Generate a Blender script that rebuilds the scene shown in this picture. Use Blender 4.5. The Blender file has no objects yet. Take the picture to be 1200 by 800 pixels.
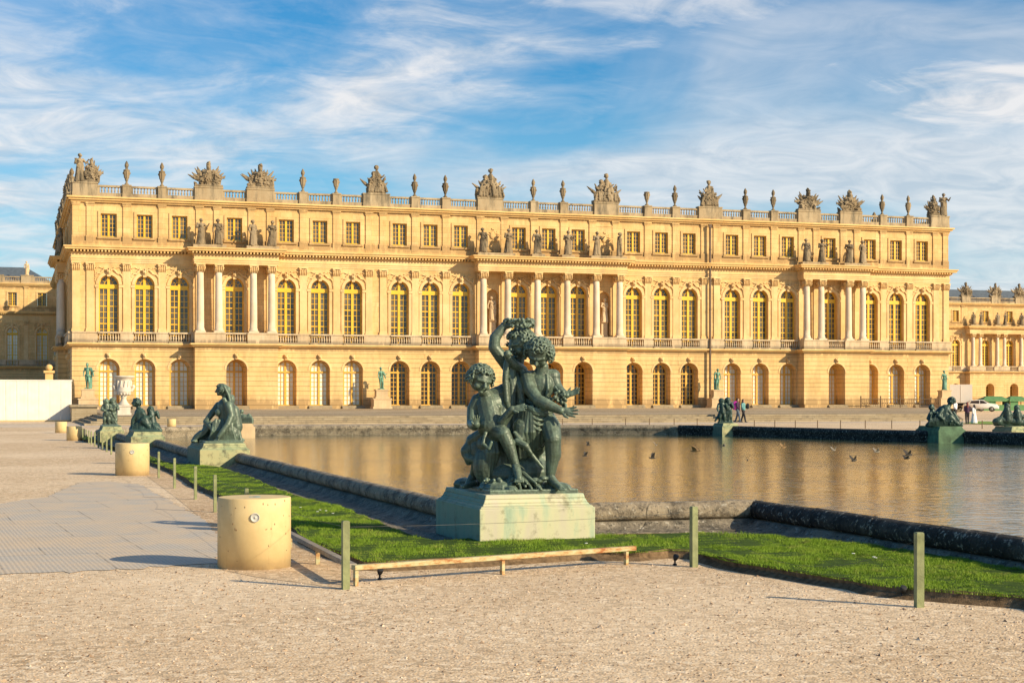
import bpy, bmesh, math, random
import numpy as np
from mathutils import Vector, Matrix
R = math.radians
random.seed(7); np.random.seed(7)
scene = bpy.context.scene
COL = scene.collection
# ------------------------------------------------------------------ camera numbers
FOC = 1850.0; HY = 465.0; TH = R(17.6); H = 1.85
ST, CT = math.sin(TH), math.cos(TH)
def W(px, py, d):
    """point seen at photo pixel (px,py) at a distance d in front of the camera"""
    r = (px-600)/FOC*d
    return Vector((d*ST+r*CT, d*CT-r*ST, H+(HY-py)/FOC*d))
def G(px, py, z=0.0):
    d = (H-z)*FOC/(py-HY)
    v = W(px, py, d); v.z = z
    return v
YF = 167.0; XC = 57.3
# ------------------------------------------------------------------ materials
def new_mat(name):
    m = bpy.data.materials.new(name); m.use_nodes = True
    nt = m.node_tree; b = nt.nodes['Principled BSDF']
    return m, nt, b
def nd(nt, t, **kw):
    n = nt.nodes.new(t)
    for k, v in kw.items():
        if k in n.inputs: n.inputs[k].default_value = v
        else: setattr(n, k, v)
    return n
def ramp(nt, fac, stops, interp='LINEAR'):
    r = nt.nodes.new('ShaderNodeValToRGB'); r.color_ramp.interpolation = interp
    el = r.color_ramp.elements
    while len(el) < len(stops): el.new(0.5)
    for e, (p, c) in zip(el, stops):
        e.position = p; e.color = (c, c, c, 1) if isinstance(c, (int, float)) else (*c, 1)
    nt.links.new(fac, r.inputs[0]); return r.outputs[0]
def mix(nt, fac, a, b, mode='MIX'):
    m = nt.nodes.new('ShaderNodeMix'); m.data_type = 'RGBA'; m.blend_type = mode
    for s, v in ((m.inputs[0], fac), (m.inputs[6], a), (m.inputs[7], b)):
        if hasattr(v, 'links') or isinstance(v, bpy.types.NodeSocket): nt.links.new(v, s)
        elif isinstance(v, (int, float)): s.default_value = v
        else: s.default_value = (*v, 1)
    return m.outputs[2]
def mth(nt, op, a, b=None, c=None):
    m = nt.nodes.new('ShaderNodeMath'); m.operation = op
    for i, v in enumerate((a, b, c)):
        if v is None: continue
        if isinstance(v, bpy.types.NodeSocket): nt.links.new(v, m.inputs[i])
        else: m.inputs[i].default_value = v
    return m.outputs[0]
def coords(nt, world=False, scale=(1, 1, 1), rot=(0, 0, 0)):
    if world:
        g = nt.nodes.new('ShaderNodeNewGeometry'); o = g.outputs['Position']
    else:
        g = nt.nodes.new('ShaderNodeTexCoord'); o = g.outputs['Object']
    mp = nt.nodes.new('ShaderNodeMapping'); mp.inputs['Scale'].default_value = scale; mp.inputs['Rotation'].default_value = rot
    nt.links.new(o, mp.inputs['Vector']); return mp.outputs[0]
def noise(nt, vec, scale, detail=4, rough=0.55, dist=0.0):
    n = nd(nt, 'ShaderNodeTexNoise'); n.inputs['Scale'].default_value = scale
    n.inputs['Detail'].default_value = detail; n.inputs['Roughness'].default_value = rough; n.inputs['Distortion'].default_value = dist
    nt.links.new(vec, n.inputs['Vector']); return n.outputs['Fac']
def bump(nt, b, h, strength=0.4, dist=0.02):
    n = nt.nodes.new('ShaderNodeBump'); n.inputs['Strength'].default_value = strength; n.inputs['Distance'].default_value = dist
    nt.links.new(h, n.inputs['Height']); nt.links.new(n.outputs[0], b.inputs['Normal']); return n
def simple(name, col, rough=0.6, metal=0.0, var=0.15, nscale=3.0, bmp=0.0, world=False, spec=0.5):
    m, nt, b = new_mat(name)
    v = coords(nt, world)
    f = noise(nt, v, nscale, 5)
    dark = tuple(c*(1-var) for c in col); lite = tuple(min(1, c*(1+var)) for c in col)
    c = ramp(nt, f, [(0.3, dark), (0.7, lite)])
    nt.links.new(c, b.inputs['Base Color'])
    b.inputs['Roughness'].default_value = rough; b.inputs['Metallic'].default_value = metal
    b.inputs['Specular IOR Level'].default_value = spec
    if bmp: bump(nt, b, noise(nt, v, nscale*6, 4), bmp, 0.02)
    return m
def stone(name, base, warm, joint=0.55, course=0.5, block=1.4, grime=0.5, jw=0.02, bands=(), greyc=(0.22, 0.18, 0.12), bstr=0.5):
    """ashlar: per-block tint, joints, soot patches and stains; bands = (z_low, z_high) where dirt collects"""
    m, nt, b = new_mat(name)
    geo = nt.nodes.new('ShaderNodeNewGeometry')
    sep = nt.nodes.new('ShaderNodeSeparateXYZ'); nt.links.new(geo.outputs['Position'], sep.inputs[0])
    xy = mth(nt, 'ADD', sep.outputs[0], sep.outputs[1])
    comb = nt.nodes.new('ShaderNodeCombineXYZ'); nt.links.new(xy, comb.inputs[0]); nt.links.new(sep.outputs[2], comb.inputs[1])
    br = nt.nodes.new('ShaderNodeTexBrick'); nt.links.new(comb.outputs[0], br.inputs['Vector'])
    br.inputs['Scale'].default_value = 1; br.inputs['Mortar Size'].default_value = jw; br.inputs['Mortar Smooth'].default_value = 0.3
    br.inputs['Brick Width'].default_value = block; br.inputs['Row Height'].default_value = course; br.inputs['Bias'].default_value = 0
    br.inputs['Color1'].default_value = (0, 0, 0, 1); br.inputs['Color2'].default_value = (1, 1, 1, 1); br.inputs['Mortar'].default_value = (0.5, 0.5, 0.5, 1)
    col = mix(nt, br.outputs['Color'], base, warm)
    pos = geo.outputs['Position']
    n1 = noise(nt, pos, 0.35, 5, 0.6)
    col = mix(nt, ramp(nt, n1, [(0.38, 0.0), (0.68, 0.7)]), col, tuple(c*k for c, k in zip(warm, (0.84, 0.74, 0.62))))
    n2 = noise(nt, pos, 2.3, 6, 0.65)
    col = mix(nt, ramp(nt, n2, [(0.3, 0.0), (0.75, 0.35)]), col, tuple(min(1, c*1.22) for c in base))
    # dirt streaks
    mp = nt.nodes.new('ShaderNodeMapping'); mp.inputs['Scale'].default_value = (1.2, 1.2, 0.25); nt.links.new(pos, mp.inputs[0])
    n3 = noise(nt, mp.outputs[0], 1.1, 6, 0.7)
    g = ramp(nt, n3, [(0.48, 0.0), (0.68, grime)])
    for (z0, z1) in bands:
        zc, hw = (z0+z1)/2, (z1-z0)/2
        d = mth(nt, 'ABSOLUTE', mth(nt, 'SUBTRACT', sep.outputs[2], zc))
        k = mth(nt, 'MULTIPLY', mth(nt, 'SUBTRACT', 1.0, mth(nt, 'SMOOTH_MIN', 1.0, mth(nt, 'DIVIDE', d, hw), 0.2)), ramp(nt, n3, [(0.35, 0.0), (0.55, 1.6)]))
        g = mth(nt, 'MAXIMUM', g, mth(nt, 'MINIMUM', k, 0.85))
    col = mix(nt, g, col, greyc)
    col = mix(nt, mth(nt, 'MULTIPLY', br.outputs['Fac'], joint), col, tuple(c*0.35 for c in warm))
    nt.links.new(col, b.inputs['Base Color'])
    b.inputs['Roughness'].default_value = 0.85; b.inputs['Specular IOR Level'].default_value = 0.25
    h = mth(nt, 'SUBTRACT', mth(nt, 'MULTIPLY', n2, 0.25), br.outputs['Fac'])
    bump(nt, b, h, bstr, 0.05)
    return m
M = {}
M['rust'] = stone('limestone_rusticated', (0.77, 0.54, 0.265), (0.69, 0.465, 0.20), 0.8, 0.5, 60.0, 0.45, 0.022, bands=((0.0, 2.1), (6.6, 7.1)), greyc=(0.36, 0.235, 0.11), bstr=0.8)
M['wall'] = stone('limestone_wall', (0.78, 0.535, 0.25), (0.65, 0.425, 0.175), 0.5, 0.55, 1.3, 0.5, 0.012, bands=((17.2, 18.7), (21.4, 22.2)), greyc=(0.38, 0.245, 0.11), bstr=0.4)
M['trim'] = stone('limestone_trim', (0.79, 0.57, 0.29), (0.71, 0.475, 0.21), 0.15, 3.0, 1.6, 0.35, 0.008, bands=((7.3, 8.0), (16.9, 17.3)), greyc=(0.34, 0.27, 0.17), bstr=0.25)
M['cornice'] = stone('limestone_cornice', (0.78, 0.54, 0.24), (0.74, 0.48, 0.19), 0.15, 3.0, 1.9, 0.4, 0.008, greyc=(0.4, 0.29, 0.15), bstr=0.2)
M['grey'] = stone('limestone_weathered', (0.47, 0.37, 0.235), (0.38, 0.29, 0.175), 0.2, 2.5, 1.5, 0.9, 0.01, greyc=(0.13, 0.11, 0.08), bstr=0.4)
M['balc'] = stone('limestone_balcony', (0.64, 0.51, 0.35), (0.56, 0.43, 0.27), 0.2, 2.5, 1.5, 0.6, 0.01, bands=((7.2, 7.9),), greyc=(0.24, 0.19, 0.13), bstr=0.3)
M['column'] = stone('column_marble', (0.74, 0.62, 0.47), (0.68, 0.54, 0.38), 0.0, 5, 5, 0.25, 0.001, greyc=(0.4, 0.33, 0.25), bstr=0.15)
M['statue'] = stone('statue_stone', (0.37, 0.285, 0.18), (0.20, 0.15, 0.09), 0.0, 5, 5, 1.0, 0.001, greyc=(0.06, 0.05, 0.035), bstr=0.5)
M['statue2'] = stone('statue_stone_clean', (0.66, 0.50, 0.31), (0.6, 0.44, 0.26), 0.0, 5, 5, 0.4, 0.001, greyc=(0.3, 0.24, 0.16), bstr=0.3)
M['marble'] = stone('vase_marble', (0.72, 0.66, 0.58), (0.64, 0.57, 0.48), 0.0, 5, 5, 0.5, 0.001, greyc=(0.35, 0.31, 0.25), bstr=0.3)
M['step'] = stone('step_stone', (0.42, 0.34, 0.23), (0.34, 0.27, 0.17), 0.6, 0.138, 1.7, 0.7, 0.012, greyc=(0.17, 0.14, 0.10), bstr=0.6)
M['gold'] = simple('yellow_window_paint', (0.80, 0.47, 0.03), 0.4, 0, 0.12, 2.0)
M['gold2'] = simple('yellow_sash_paint', (0.66, 0.38, 0.055), 0.45, 0, 0.12, 2.0)
def glass(name, c1, c2, sc=0.5):
    m, nt, b = new_mat(name)
    pos = coords(nt, True)
    f = noise(nt, pos, sc, 3)
    nt.links.new(ramp(nt, f, [(0.35, c1), (0.65, c2)]), b.inputs['Base Color'])
    b.inputs['Roughness'].default_value = 0.06; b.inputs['Specular IOR Level'].default_value = 0.6
    bump(nt, b, noise(nt, pos, 1.7, 2), 0.08, 0.05)
    return m
M['glass'] = glass('window_glass_dim_room', (0.05, 0.042, 0.03), (0.17, 0.14, 0.09))
M['glass_dark'] = glass('window_glass_dark_hall', (0.015, 0.011, 0.008), (0.06, 0.04, 0.02))
M['glass_blind_reflect'] = glass('window_glass_cream_blind_reflect', (0.68, 0.66, 0.54), (0.84, 0.82, 0.70), 0.35)  # cream blinds; also paints pale reflections on the left wing's panes
M['slate'] = simple('roof_slate', (0.10, 0.12, 0.14), 0.5, 0, 0.2, 2)
M['lead'] = simple('roof_lead', (0.25, 0.25, 0.24), 0.6, 0, 0.2, 1)
M['pipe'] = simple('drain_iron', (0.10, 0.06, 0.035), 0.6, 0.2, 0.2, 2)
def bronze(name, base, pat, lite):
    m, nt, b = new_mat(name)
    v = coords(nt, True)
    f = noise(nt, v, 3.2, 7, 0.65)
    c = ramp(nt, f, [(0.34, base), (0.56, tuple(x*1.5 for x in base)), (0.72, pat)])
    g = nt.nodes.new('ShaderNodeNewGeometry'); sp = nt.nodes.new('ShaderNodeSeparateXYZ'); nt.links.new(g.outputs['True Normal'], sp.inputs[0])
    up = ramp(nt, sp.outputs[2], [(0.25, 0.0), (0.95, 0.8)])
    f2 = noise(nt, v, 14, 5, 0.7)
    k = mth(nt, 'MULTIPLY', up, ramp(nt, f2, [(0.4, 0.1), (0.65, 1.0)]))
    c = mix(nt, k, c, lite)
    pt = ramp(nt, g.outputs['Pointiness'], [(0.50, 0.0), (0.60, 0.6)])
    c = mix(nt, pt, c, tuple(x*1.0 for x in lite))  # upward faces and crests get paler patina, highlights put into the colour
    nt.links.new(c, b.inputs['Base Color'])
    b.inputs['Roughness'].default_value = 0.46; b.inputs['Metallic'].default_value = 0.2
    mpv = nt.nodes.new('ShaderNodeMapping'); mpv.inputs['Scale'].default_value = (1, 1, 0.25); nt.links.new(v, mpv.inputs[0])
    streak = noise(nt, mpv.outputs[0], 16, 5, 0.6)
    c2 = mix(nt, ramp(nt, streak, [(0.5, 0.0), (0.68, 0.5)]), c, pat)
    nt.links.new(c2, b.inputs['Base Color'])
    bump(nt, b, noise(nt, v, 34, 5, 0.6), 0.16, 0.012)
    return m
M['bronze'] = bronze('green_bronze', (0.050, 0.066, 0.048), (0.125, 0.185, 0.135), (0.30, 0.40, 0.29))
M['bronze2'] = bronze('dark_green_bronze', (0.016, 0.030, 0.024), (0.05, 0.10, 0.08), (0.10, 0.19, 0.15))
M['verdigris'] = bronze('verdigris_bronze', (0.07, 0.16, 0.11), (0.16, 0.34, 0.25), (0.25, 0.48, 0.36))
def ped_mat():
    m, nt, b = new_mat('verdigris_streaked_marble')
    v = coords(nt, True)
    mp = nt.nodes.new('ShaderNodeMapping'); mp.inputs['Scale'].default_value = (2.2, 2.2, 0.45); nt.links.new(v, mp.inputs[0])
    f = noise(nt, mp.outputs[0], 1.6, 6, 0.6)
    c = ramp(nt, f, [(0.34, (0.52, 0.47, 0.35)), (0.50, (0.54, 0.52, 0.32)), (0.58, (0.42, 0.48, 0.32)), (0.70, (0.22, 0.34, 0.25))])
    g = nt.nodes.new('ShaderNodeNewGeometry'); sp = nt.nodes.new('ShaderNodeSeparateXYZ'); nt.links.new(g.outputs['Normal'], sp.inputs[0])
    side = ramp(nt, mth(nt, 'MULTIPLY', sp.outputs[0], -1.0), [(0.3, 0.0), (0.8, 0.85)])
    c = mix(nt, side, c, (0.13, 0.23, 0.165))     # left faces mixed dark green, their shade put into the colour
    f2 = noise(nt, v, 5, 7, 0.7)
    c = mix(nt, ramp(nt, f2, [(0.54, 0.0), (0.72, 0.8)]), c, (0.13, 0.12, 0.07))
    nt.links.new(c, b.inputs['Base Color']); b.inputs['Roughness'].default_value = 0.7
    bump(nt, b, f2, 0.25, 0.02)
    return m
M['ped'] = ped_mat()
def ped_dirty():
    m, nt, b = new_mat('dirty_green_stained_stone'); v = coords(nt, True)
    f = noise(nt, v, 1.8, 6, 0.65); c = ramp(nt, f, [(0.34, (0.46, 0.40, 0.20)), (0.52, (0.42, 0.42, 0.22)), (0.70, (0.22, 0.27, 0.15))])
    f2 = noise(nt, v, 6, 7, 0.7); c = mix(nt, ramp(nt, f2, [(0.48, 0.0), (0.66, 0.9)]), c, (0.09, 0.085, 0.055))
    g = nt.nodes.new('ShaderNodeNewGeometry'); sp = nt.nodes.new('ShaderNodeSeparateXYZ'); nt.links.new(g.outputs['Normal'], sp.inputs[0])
    c = mix(nt, ramp(nt, mth(nt, 'MULTIPLY', sp.outputs[0], -1.0), [(0.3, 0.0), (0.8, 0.8)]), c, (0.10, 0.125, 0.085))   # left faces darkened, carrying their shade in the colour
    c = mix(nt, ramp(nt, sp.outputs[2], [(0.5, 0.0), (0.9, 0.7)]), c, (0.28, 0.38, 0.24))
    nt.links.new(c, b.inputs['Base Color']); b.inputs['Roughness'].default_value = 0.8; bump(nt, b, f2, 0.4, 0.02); return m
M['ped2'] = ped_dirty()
def coping_mat(name, base, dark, thr):
    m, nt, b = new_mat(name)
    v = coords(nt, True)
    f = noise(nt, v, 2.6, 8, 0.75)
    c = ramp(nt, f, [(thr-0.08, base), (thr+0.08, dark)])
    f2 = noise(nt, v, 13, 6, 0.75)
    c = mix(nt, ramp(nt, f2, [(0.56, 0.0), (0.63, 0.85)]), c, (0.50, 0.45, 0.36))
    f4 = noise(nt, v, 21, 5, 0.7)
    c = mix(nt, ramp(nt, f4, [(0.55, 0.0), (0.64, 0.8)]), c, (0.02, 0.019, 0.017))
    sp = nt.nodes.new('ShaderNodeSeparateXYZ'); nt.links.new(v, sp.inputs[0])
    vor = nt.nodes.new('ShaderNodeTexVoronoi'); vor.feature = 'DISTANCE_TO_EDGE'; vor.inputs['Scale'].default_value = 0.45; nt.links.new(v, vor.inputs['Vector'])
    nt.links.new(c, b.inputs['Base Color']); b.inputs['Roughness'].default_value = 0.85; b.inputs['Specular IOR Level'].default_value = 0.3
    h = mth(nt, 'ADD', f, mth(nt, 'MULTIPLY', mth(nt, 'ADD', f2, f4), 0.8))
    bump(nt, b, h, 1.0, 0.03)
    return m
M['coping'] = coping_mat('coping_lichen_stone', (0.36, 0.29, 0.20), (0.11, 0.09, 0.068), 0.53)
M['coping_black'] = coping_mat('coping_algae_shade_black', (0.085, 0.074, 0.06), (0.022, 0.020, 0.018), 0.46)  # black copy for the shaded stretches, algae plus shade put into the colour
M['apron'] = coping_mat('apron_stone', (0.27, 0.225, 0.165), (0.11, 0.095, 0.072), 0.52)
def gravel_mat(name, cols, sc=1.0, patch=None):
    m, nt, b = new_mat(name)
    v = coords(nt, True)
    v1 = nt.nodes.new('ShaderNodeTexVoronoi'); v1.inputs['Scale'].default_value = 48*sc; nt.links.new(v, v1.inputs['Vector'])
    sepc = nt.nodes.new('ShaderNodeSeparateColor'); nt.links.new(v1.outputs['Color'], sepc.inputs[0])
    c = ramp(nt, sepc.outputs[0], [(0.0, cols[0]), (0.3, cols[1]), (0.7, cols[2]), (1.0, cols[3])])
    v2 = nt.nodes.new('ShaderNodeTexVoronoi'); v2.inputs['Scale'].default_value = 17*sc; nt.links.new(v, v2.inputs['Vector'])
    sep2 = nt.nodes.new('ShaderNodeSeparateColor'); nt.links.new(v2.outputs['Color'], sep2.inputs[0])
    c = mix(nt, ramp(nt, sep2.outputs[1], [(0.80, 0.0), (0.84, 0.7)]), c, tuple(x*0.5 for x in cols[1]))
    c = mix(nt, ramp(nt, sep2.outputs[2], [(0.90, 0.0), (0.94, 0.8)]), c, cols[3])
    f = noise(nt, v, 0.5, 6, 0.6)
    c = mix(nt, ramp(nt, f, [(0.35, 0.0), (0.7, 0.45)]), c, cols[1])
    f3 = noise(nt, v, 0.09, 4, 0.6)
    c = mix(nt, ramp(nt, f3, [(0.45, 0.0), (0.65, 0.4)]), c, tuple(min(1, x*1.1) for x in cols[3]))
    mpt = nt.nodes.new('ShaderNodeMapping'); mpt.inputs['Scale'].default_value = (1.6, 0.12, 1); mpt.inputs['Rotation'].default_value = (0, 0, R(-6)); nt.links.new(v, mpt.inputs[0])
    tr = noise(nt, mpt.outputs[0], 1.3, 5, 0.6)
    c = mix(nt, ramp(nt, tr, [(0.54, 0.0), (0.68, 0.16)]), c, tuple(x*0.7 for x in cols[1]))   # scuffed wheel and foot tracks
    pf = noise(nt, v, 1.7, 7, 0.7); c = mix(nt, ramp(nt, pf, [(0.56, 0.0), (0.70, 0.35)]), c, tuple(x*0.75 for x in cols[0]))
    nt.links.new(c, b.inputs['Base Color']); b.inputs['Roughness'].default_value = 0.95; b.inputs['Specular IOR Level'].default_value = 0.15
    h = mth(nt, 'ADD', mth(nt, 'MULTIPLY', v1.outputs['Distance'], -1.0), mth(nt, 'MULTIPLY', noise(nt, v, 6, 6), 1.2))
    bump(nt, b, h, 0.55, 0.010)
    return m
M['gravel'] = gravel_mat('pale_gravel', [(0.34, 0.21, 0.115), (0.62, 0.445, 0.27), (0.73, 0.54, 0.345), (0.90, 0.74, 0.54)])
M['terrace'] = gravel_mat('terrace_gravel', [(0.22, 0.16, 0.10), (0.32, 0.24, 0.15), (0.40, 0.31, 0.2), (0.55, 0.44, 0.3)], 0.3)
M['path'] = gravel_mat('pale_path_gravel', [(0.45, 0.35, 0.25), (0.54, 0.43, 0.32), (0.62, 0.51, 0.39), (0.72, 0.6, 0.47)], 0.3)
M['coarse'] = gravel_mat('coarse_orange_gravel', [(0.30, 0.19, 0.11), (0.50, 0.335, 0.19), (0.62, 0.44, 0.27), (0.78, 0.61, 0.41)], 0.8)
M['soil'] = simple('soil_bank', (0.19, 0.125, 0.07), 0.95, 0, 0.45, 14, 0.8, True, 0.1)
def mat_mat():
    m, nt, b = new_mat('grey_ground_grid')
    v = coords(nt, True, rot=(0, 0, R(-4)))
    w = nt.nodes.new('ShaderNodeTexWave'); w.wave_type = 'BANDS'; w.bands_direction = 'X'; w.inputs['Scale'].default_value = 6.0; w.inputs['Distortion'].default_value = 0.6
    w.inputs['Detail'].default_value = 3; nt.links.new(v, w.inputs['Vector'])
    w2 = nt.nodes.new('ShaderNodeTexWave'); w2.wave_type = 'BANDS'; w2.bands_direction = 'Y'; w2.inputs['Scale'].default_value = 6.0; nt.links.new(v, w2.inputs['Vector'])
    f = noise(nt, v, 1.3, 6, 0.65)
    c = ramp(nt, w.outputs['Fac'], [(0.25, (0.47, 0.405, 0.325)), (0.7, (0.58, 0.505, 0.41))])
    c = mix(nt, ramp(nt, w2.outputs['Fac'], [(0.55, 0.0), (0.9, 0.35)]), c, (0.25, 0.23, 0.2))
    br = nt.nodes.new('ShaderNodeTexBrick'); br.inputs['Scale'].default_value = 1; br.inputs['Brick Width'].default_value = 1.15; br.inputs['Row Height'].default_value = 2.4
    br.inputs['Mortar Size'].default_value = 0.012; br.inputs['Color1'].default_value = (0, 0, 0, 1); br.inputs['Color2'].default_value = (1, 1, 1, 1)
    nt.links.new(v, br.inputs['Vector'])
    c = mix(nt, mth(nt, 'MULTIPLY', br.outputs['Color'], 0.35), c, (0.50, 0.46, 0.40))
    c = mix(nt, br.outputs['Fac'], c, (0.24, 0.21, 0.17))
    c = mix(nt, ramp(nt, f, [(0.42, 0.0), (0.60, 0.8)]), c, (0.62, 0.48, 0.33))
    c = mix(nt, ramp(nt, noise(nt, v, 0.55, 5, 0.6), [(0.50, 0.0), (0.62, 0.7)]), c, (0.62, 0.47, 0.31))
    f2 = noise(nt, v, 40, 4)
    c = mix(nt, ramp(nt, f2, [(0.5, 0.0), (0.7, 0.3)]), c, (0.3, 0.25, 0.2))
    nt.links.new(c, b.inputs['Base Color']); b.inputs['Roughness'].default_value = 0.8
    bump(nt, b, mth(nt, 'ADD', w.outputs['Fac'], f2), 0.3, 0.006)
    return m
M['mat'] = mat_mat()
def grass_mat():
    m, nt, b = new_mat('lawn_grass')
    v = coords(nt, True)
    f = noise(nt, v, 1.6, 5, 0.6); f2 = noise(nt, v, 26, 3)
    c = ramp(nt, f, [(0.3, (0.12, 0.21, 0.010)), (0.55, (0.19, 0.30, 0.02)), (0.75, (0.28, 0.35, 0.045))])
    c = mix(nt, ramp(nt, f2, [(0.4, 0.0), (0.7, 0.5)]), c, (0.24, 0.36, 0.04))
    f3 = noise(nt, v, 4.5, 6, 0.7); c = mix(nt, ramp(nt, f3, [(0.54, 0.0), (0.68, 0.75)]), c, (0.36, 0.31, 0.10))
    c = mix(nt, ramp(nt, noise(nt, v, 7.0, 4, 0.6), [(0.30, 0.6), (0.42, 0.0)]), c, (0.06, 0.10, 0.012))
    nt.links.new(c, b.inputs['Base Color']); b.inputs['Roughness'].default_value = 0.6; b.inputs['Specular IOR Level'].default_value = 0.2
    b.inputs['Transmission Weight'].default_value = 0.0
    return m
M['grass'] = grass_mat()
def cyl_mat():
    m, nt, b = new_mat('cream_painted_concrete'); g = nt.nodes.new('ShaderNodeTexCoord'); o = g.outputs['Object']
    sp = nt.nodes.new('ShaderNodeSeparateXYZ'); nt.links.new(o, sp.inputs[0])
    c = ramp(nt, noise(nt, o, 3.0, 6, 0.65), [(0.3, (0.62, 0.45, 0.205)), (0.7, (0.74, 0.56, 0.28))])
    mp = nt.nodes.new('ShaderNodeMapping'); mp.inputs['Scale'].default_value = (1, 1, .10); nt.links.new(o, mp.inputs[0])
    st = noise(nt, mp.outputs[0], 13, 5, 0.65); c = mix(nt, ramp(nt, st, [(0.56, 0.0), (0.70, 0.45)]), c, (0.46, 0.31, 0.14))
    sc = noise(nt, o, 9, 7, 0.75); c = mix(nt, ramp(nt, sc, [(0.62, 0.0), (0.68, 0.5)]), c, (0.80, 0.66, 0.42))
    base = mth(nt, 'MULTIPLY', ramp(nt, sp.outputs[2], [(0.0, 1.0), (0.13, 0.0)]), ramp(nt, sc, [(0.3, 0.3), (0.6, 1.0)]))
    c = mix(nt, mth(nt, 'MULTIPLY', base, .75), c, (0.36, 0.25, 0.14))
    nt.links.new(c, b.inputs['Base Color']); b.inputs['Roughness'].default_value = .7; bump(nt, b, sc, .25, .006); return m
M['cyl'] = cyl_mat()
M['cyl_grey'] = simple('grey_plaque', (0.5, 0.48, 0.43), 0.5, 0, 0.1, 20)
M['cyl_dark'] = simple('rust_chip', (0.16, 0.09, 0.045), 0.8, 0, 0.2, 20)
M['blue'] = simple('blue_paint_mark', (0.07, 0.25, 0.36), 0.5)
M['post'] = simple('olive_painted_post', (0.22, 0.235, 0.105), 0.65, 0, 0.3, 9, 0.2, True)
M['wire'] = simple('dark_wire', (0.09, 0.09, 0.08), 0.5, 0.3)
def rail_mat():
    m, nt, b = new_mat('rusty_painted_rail')
    v = coords(nt, True, (1, 1, 3))
    f = noise(nt, v, 6, 7, 0.7)
    c = ramp(nt, f, [(0.40, (0.46, 0.44, 0.25)), (0.50, (0.46, 0.33, 0.15)), (0.60, (0.34, 0.12, 0.03)), (0.75, (0.16, 0.06, 0.02))])
    nt.links.new(c, b.inputs['Base Color']); b.inputs['Roughness'].default_value = 0.75
    bump(nt, b, f, 0.4, 0.01)
    return m
M['rail'] = rail_mat()
M['rail2'] = simple('grey_weathered_rail', (0.26, 0.22, 0.17), 0.75, 0, 0.35, 8, 0.3, True)
M['hoard'] = simple('white_hoarding_paint', (0.76, 0.71, 0.64), 0.6, 0, 0.09, 1.4, 0, True)
M['white'] = simple('white_paint', (0.78, 0.77, 0.74), 0.35, 0, 0.03, 1)
M['green'] = simple('green_canvas', (0.10, 0.24, 0.09), 0.7, 0, 0.15, 2)
M['black'] = simple('black_rubber', (0.015, 0.015, 0.016), 0.7, 0, 0.1, 4)
M['iron'] = simple('rusty_ironwork', (0.13, 0.08, 0.04), 0.7, 0.2, 0.2, 4)
M['skin'] = simple('skin', (0.45, 0.26, 0.18), 0.5, 0, 0.06, 8)
M['denim'] = simple('grey_blue_denim', (0.09, 0.12, 0.16), 0.85, 0, 0.15, 20)
M['blackcloth'] = simple('black_cloth', (0.018, 0.018, 0.022), 0.85, 0, 0.2, 20)
M['teal'] = simple('teal_cloth', (0.12, 0.30, 0.30), 0.8, 0, 0.15, 20)
M['magenta'] = simple('magenta_nylon', (0.55, 0.02, 0.33), 0.55, 0, 0.12, 14)
M['hair'] = simple('dark_hair', (0.03, 0.02, 0.014), 0.6, 0, 0.2, 30)
M['redhair'] = simple('red_brown_hair', (0.18, 0.03, 0.02), 0.6, 0, 0.2, 30)
M['whitecloth'] = simple('white_cotton', (0.75, 0.72, 0.74), 0.8, 0, 0.05, 8)
M['plum'] = simple('dark_plum_jacket', (0.05, 0.02, 0.05), 0.8, 0, 0.2, 18)
M['beak'] = simple('yellow_beak', (0.5, 0.3, 0.05), 0.5)
M['bird'] = simple('dark_feathers', (0.05, 0.042, 0.035), 0.8, 0, 0.3, 30)
M['birdw'] = simple('pale_feathers', (0.22, 0.19, 0.15), 0.8, 0, 0.15, 30)
M['birdb'] = simple('tawny_feathers', (0.26, 0.16, 0.07), 0.8, 0, 0.2, 30)
M['lamp_clear'] = simple('clear_lamp_glass', (0.6, 0.6, 0.58), 0.1)
M['lamp_red'] = simple('red_lamp_glass', (0.35, 0.01, 0.01), 0.15)
M['petal'] = simple('daisy_petals', (0.8, 0.8, 0.74), 0.6)
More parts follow.
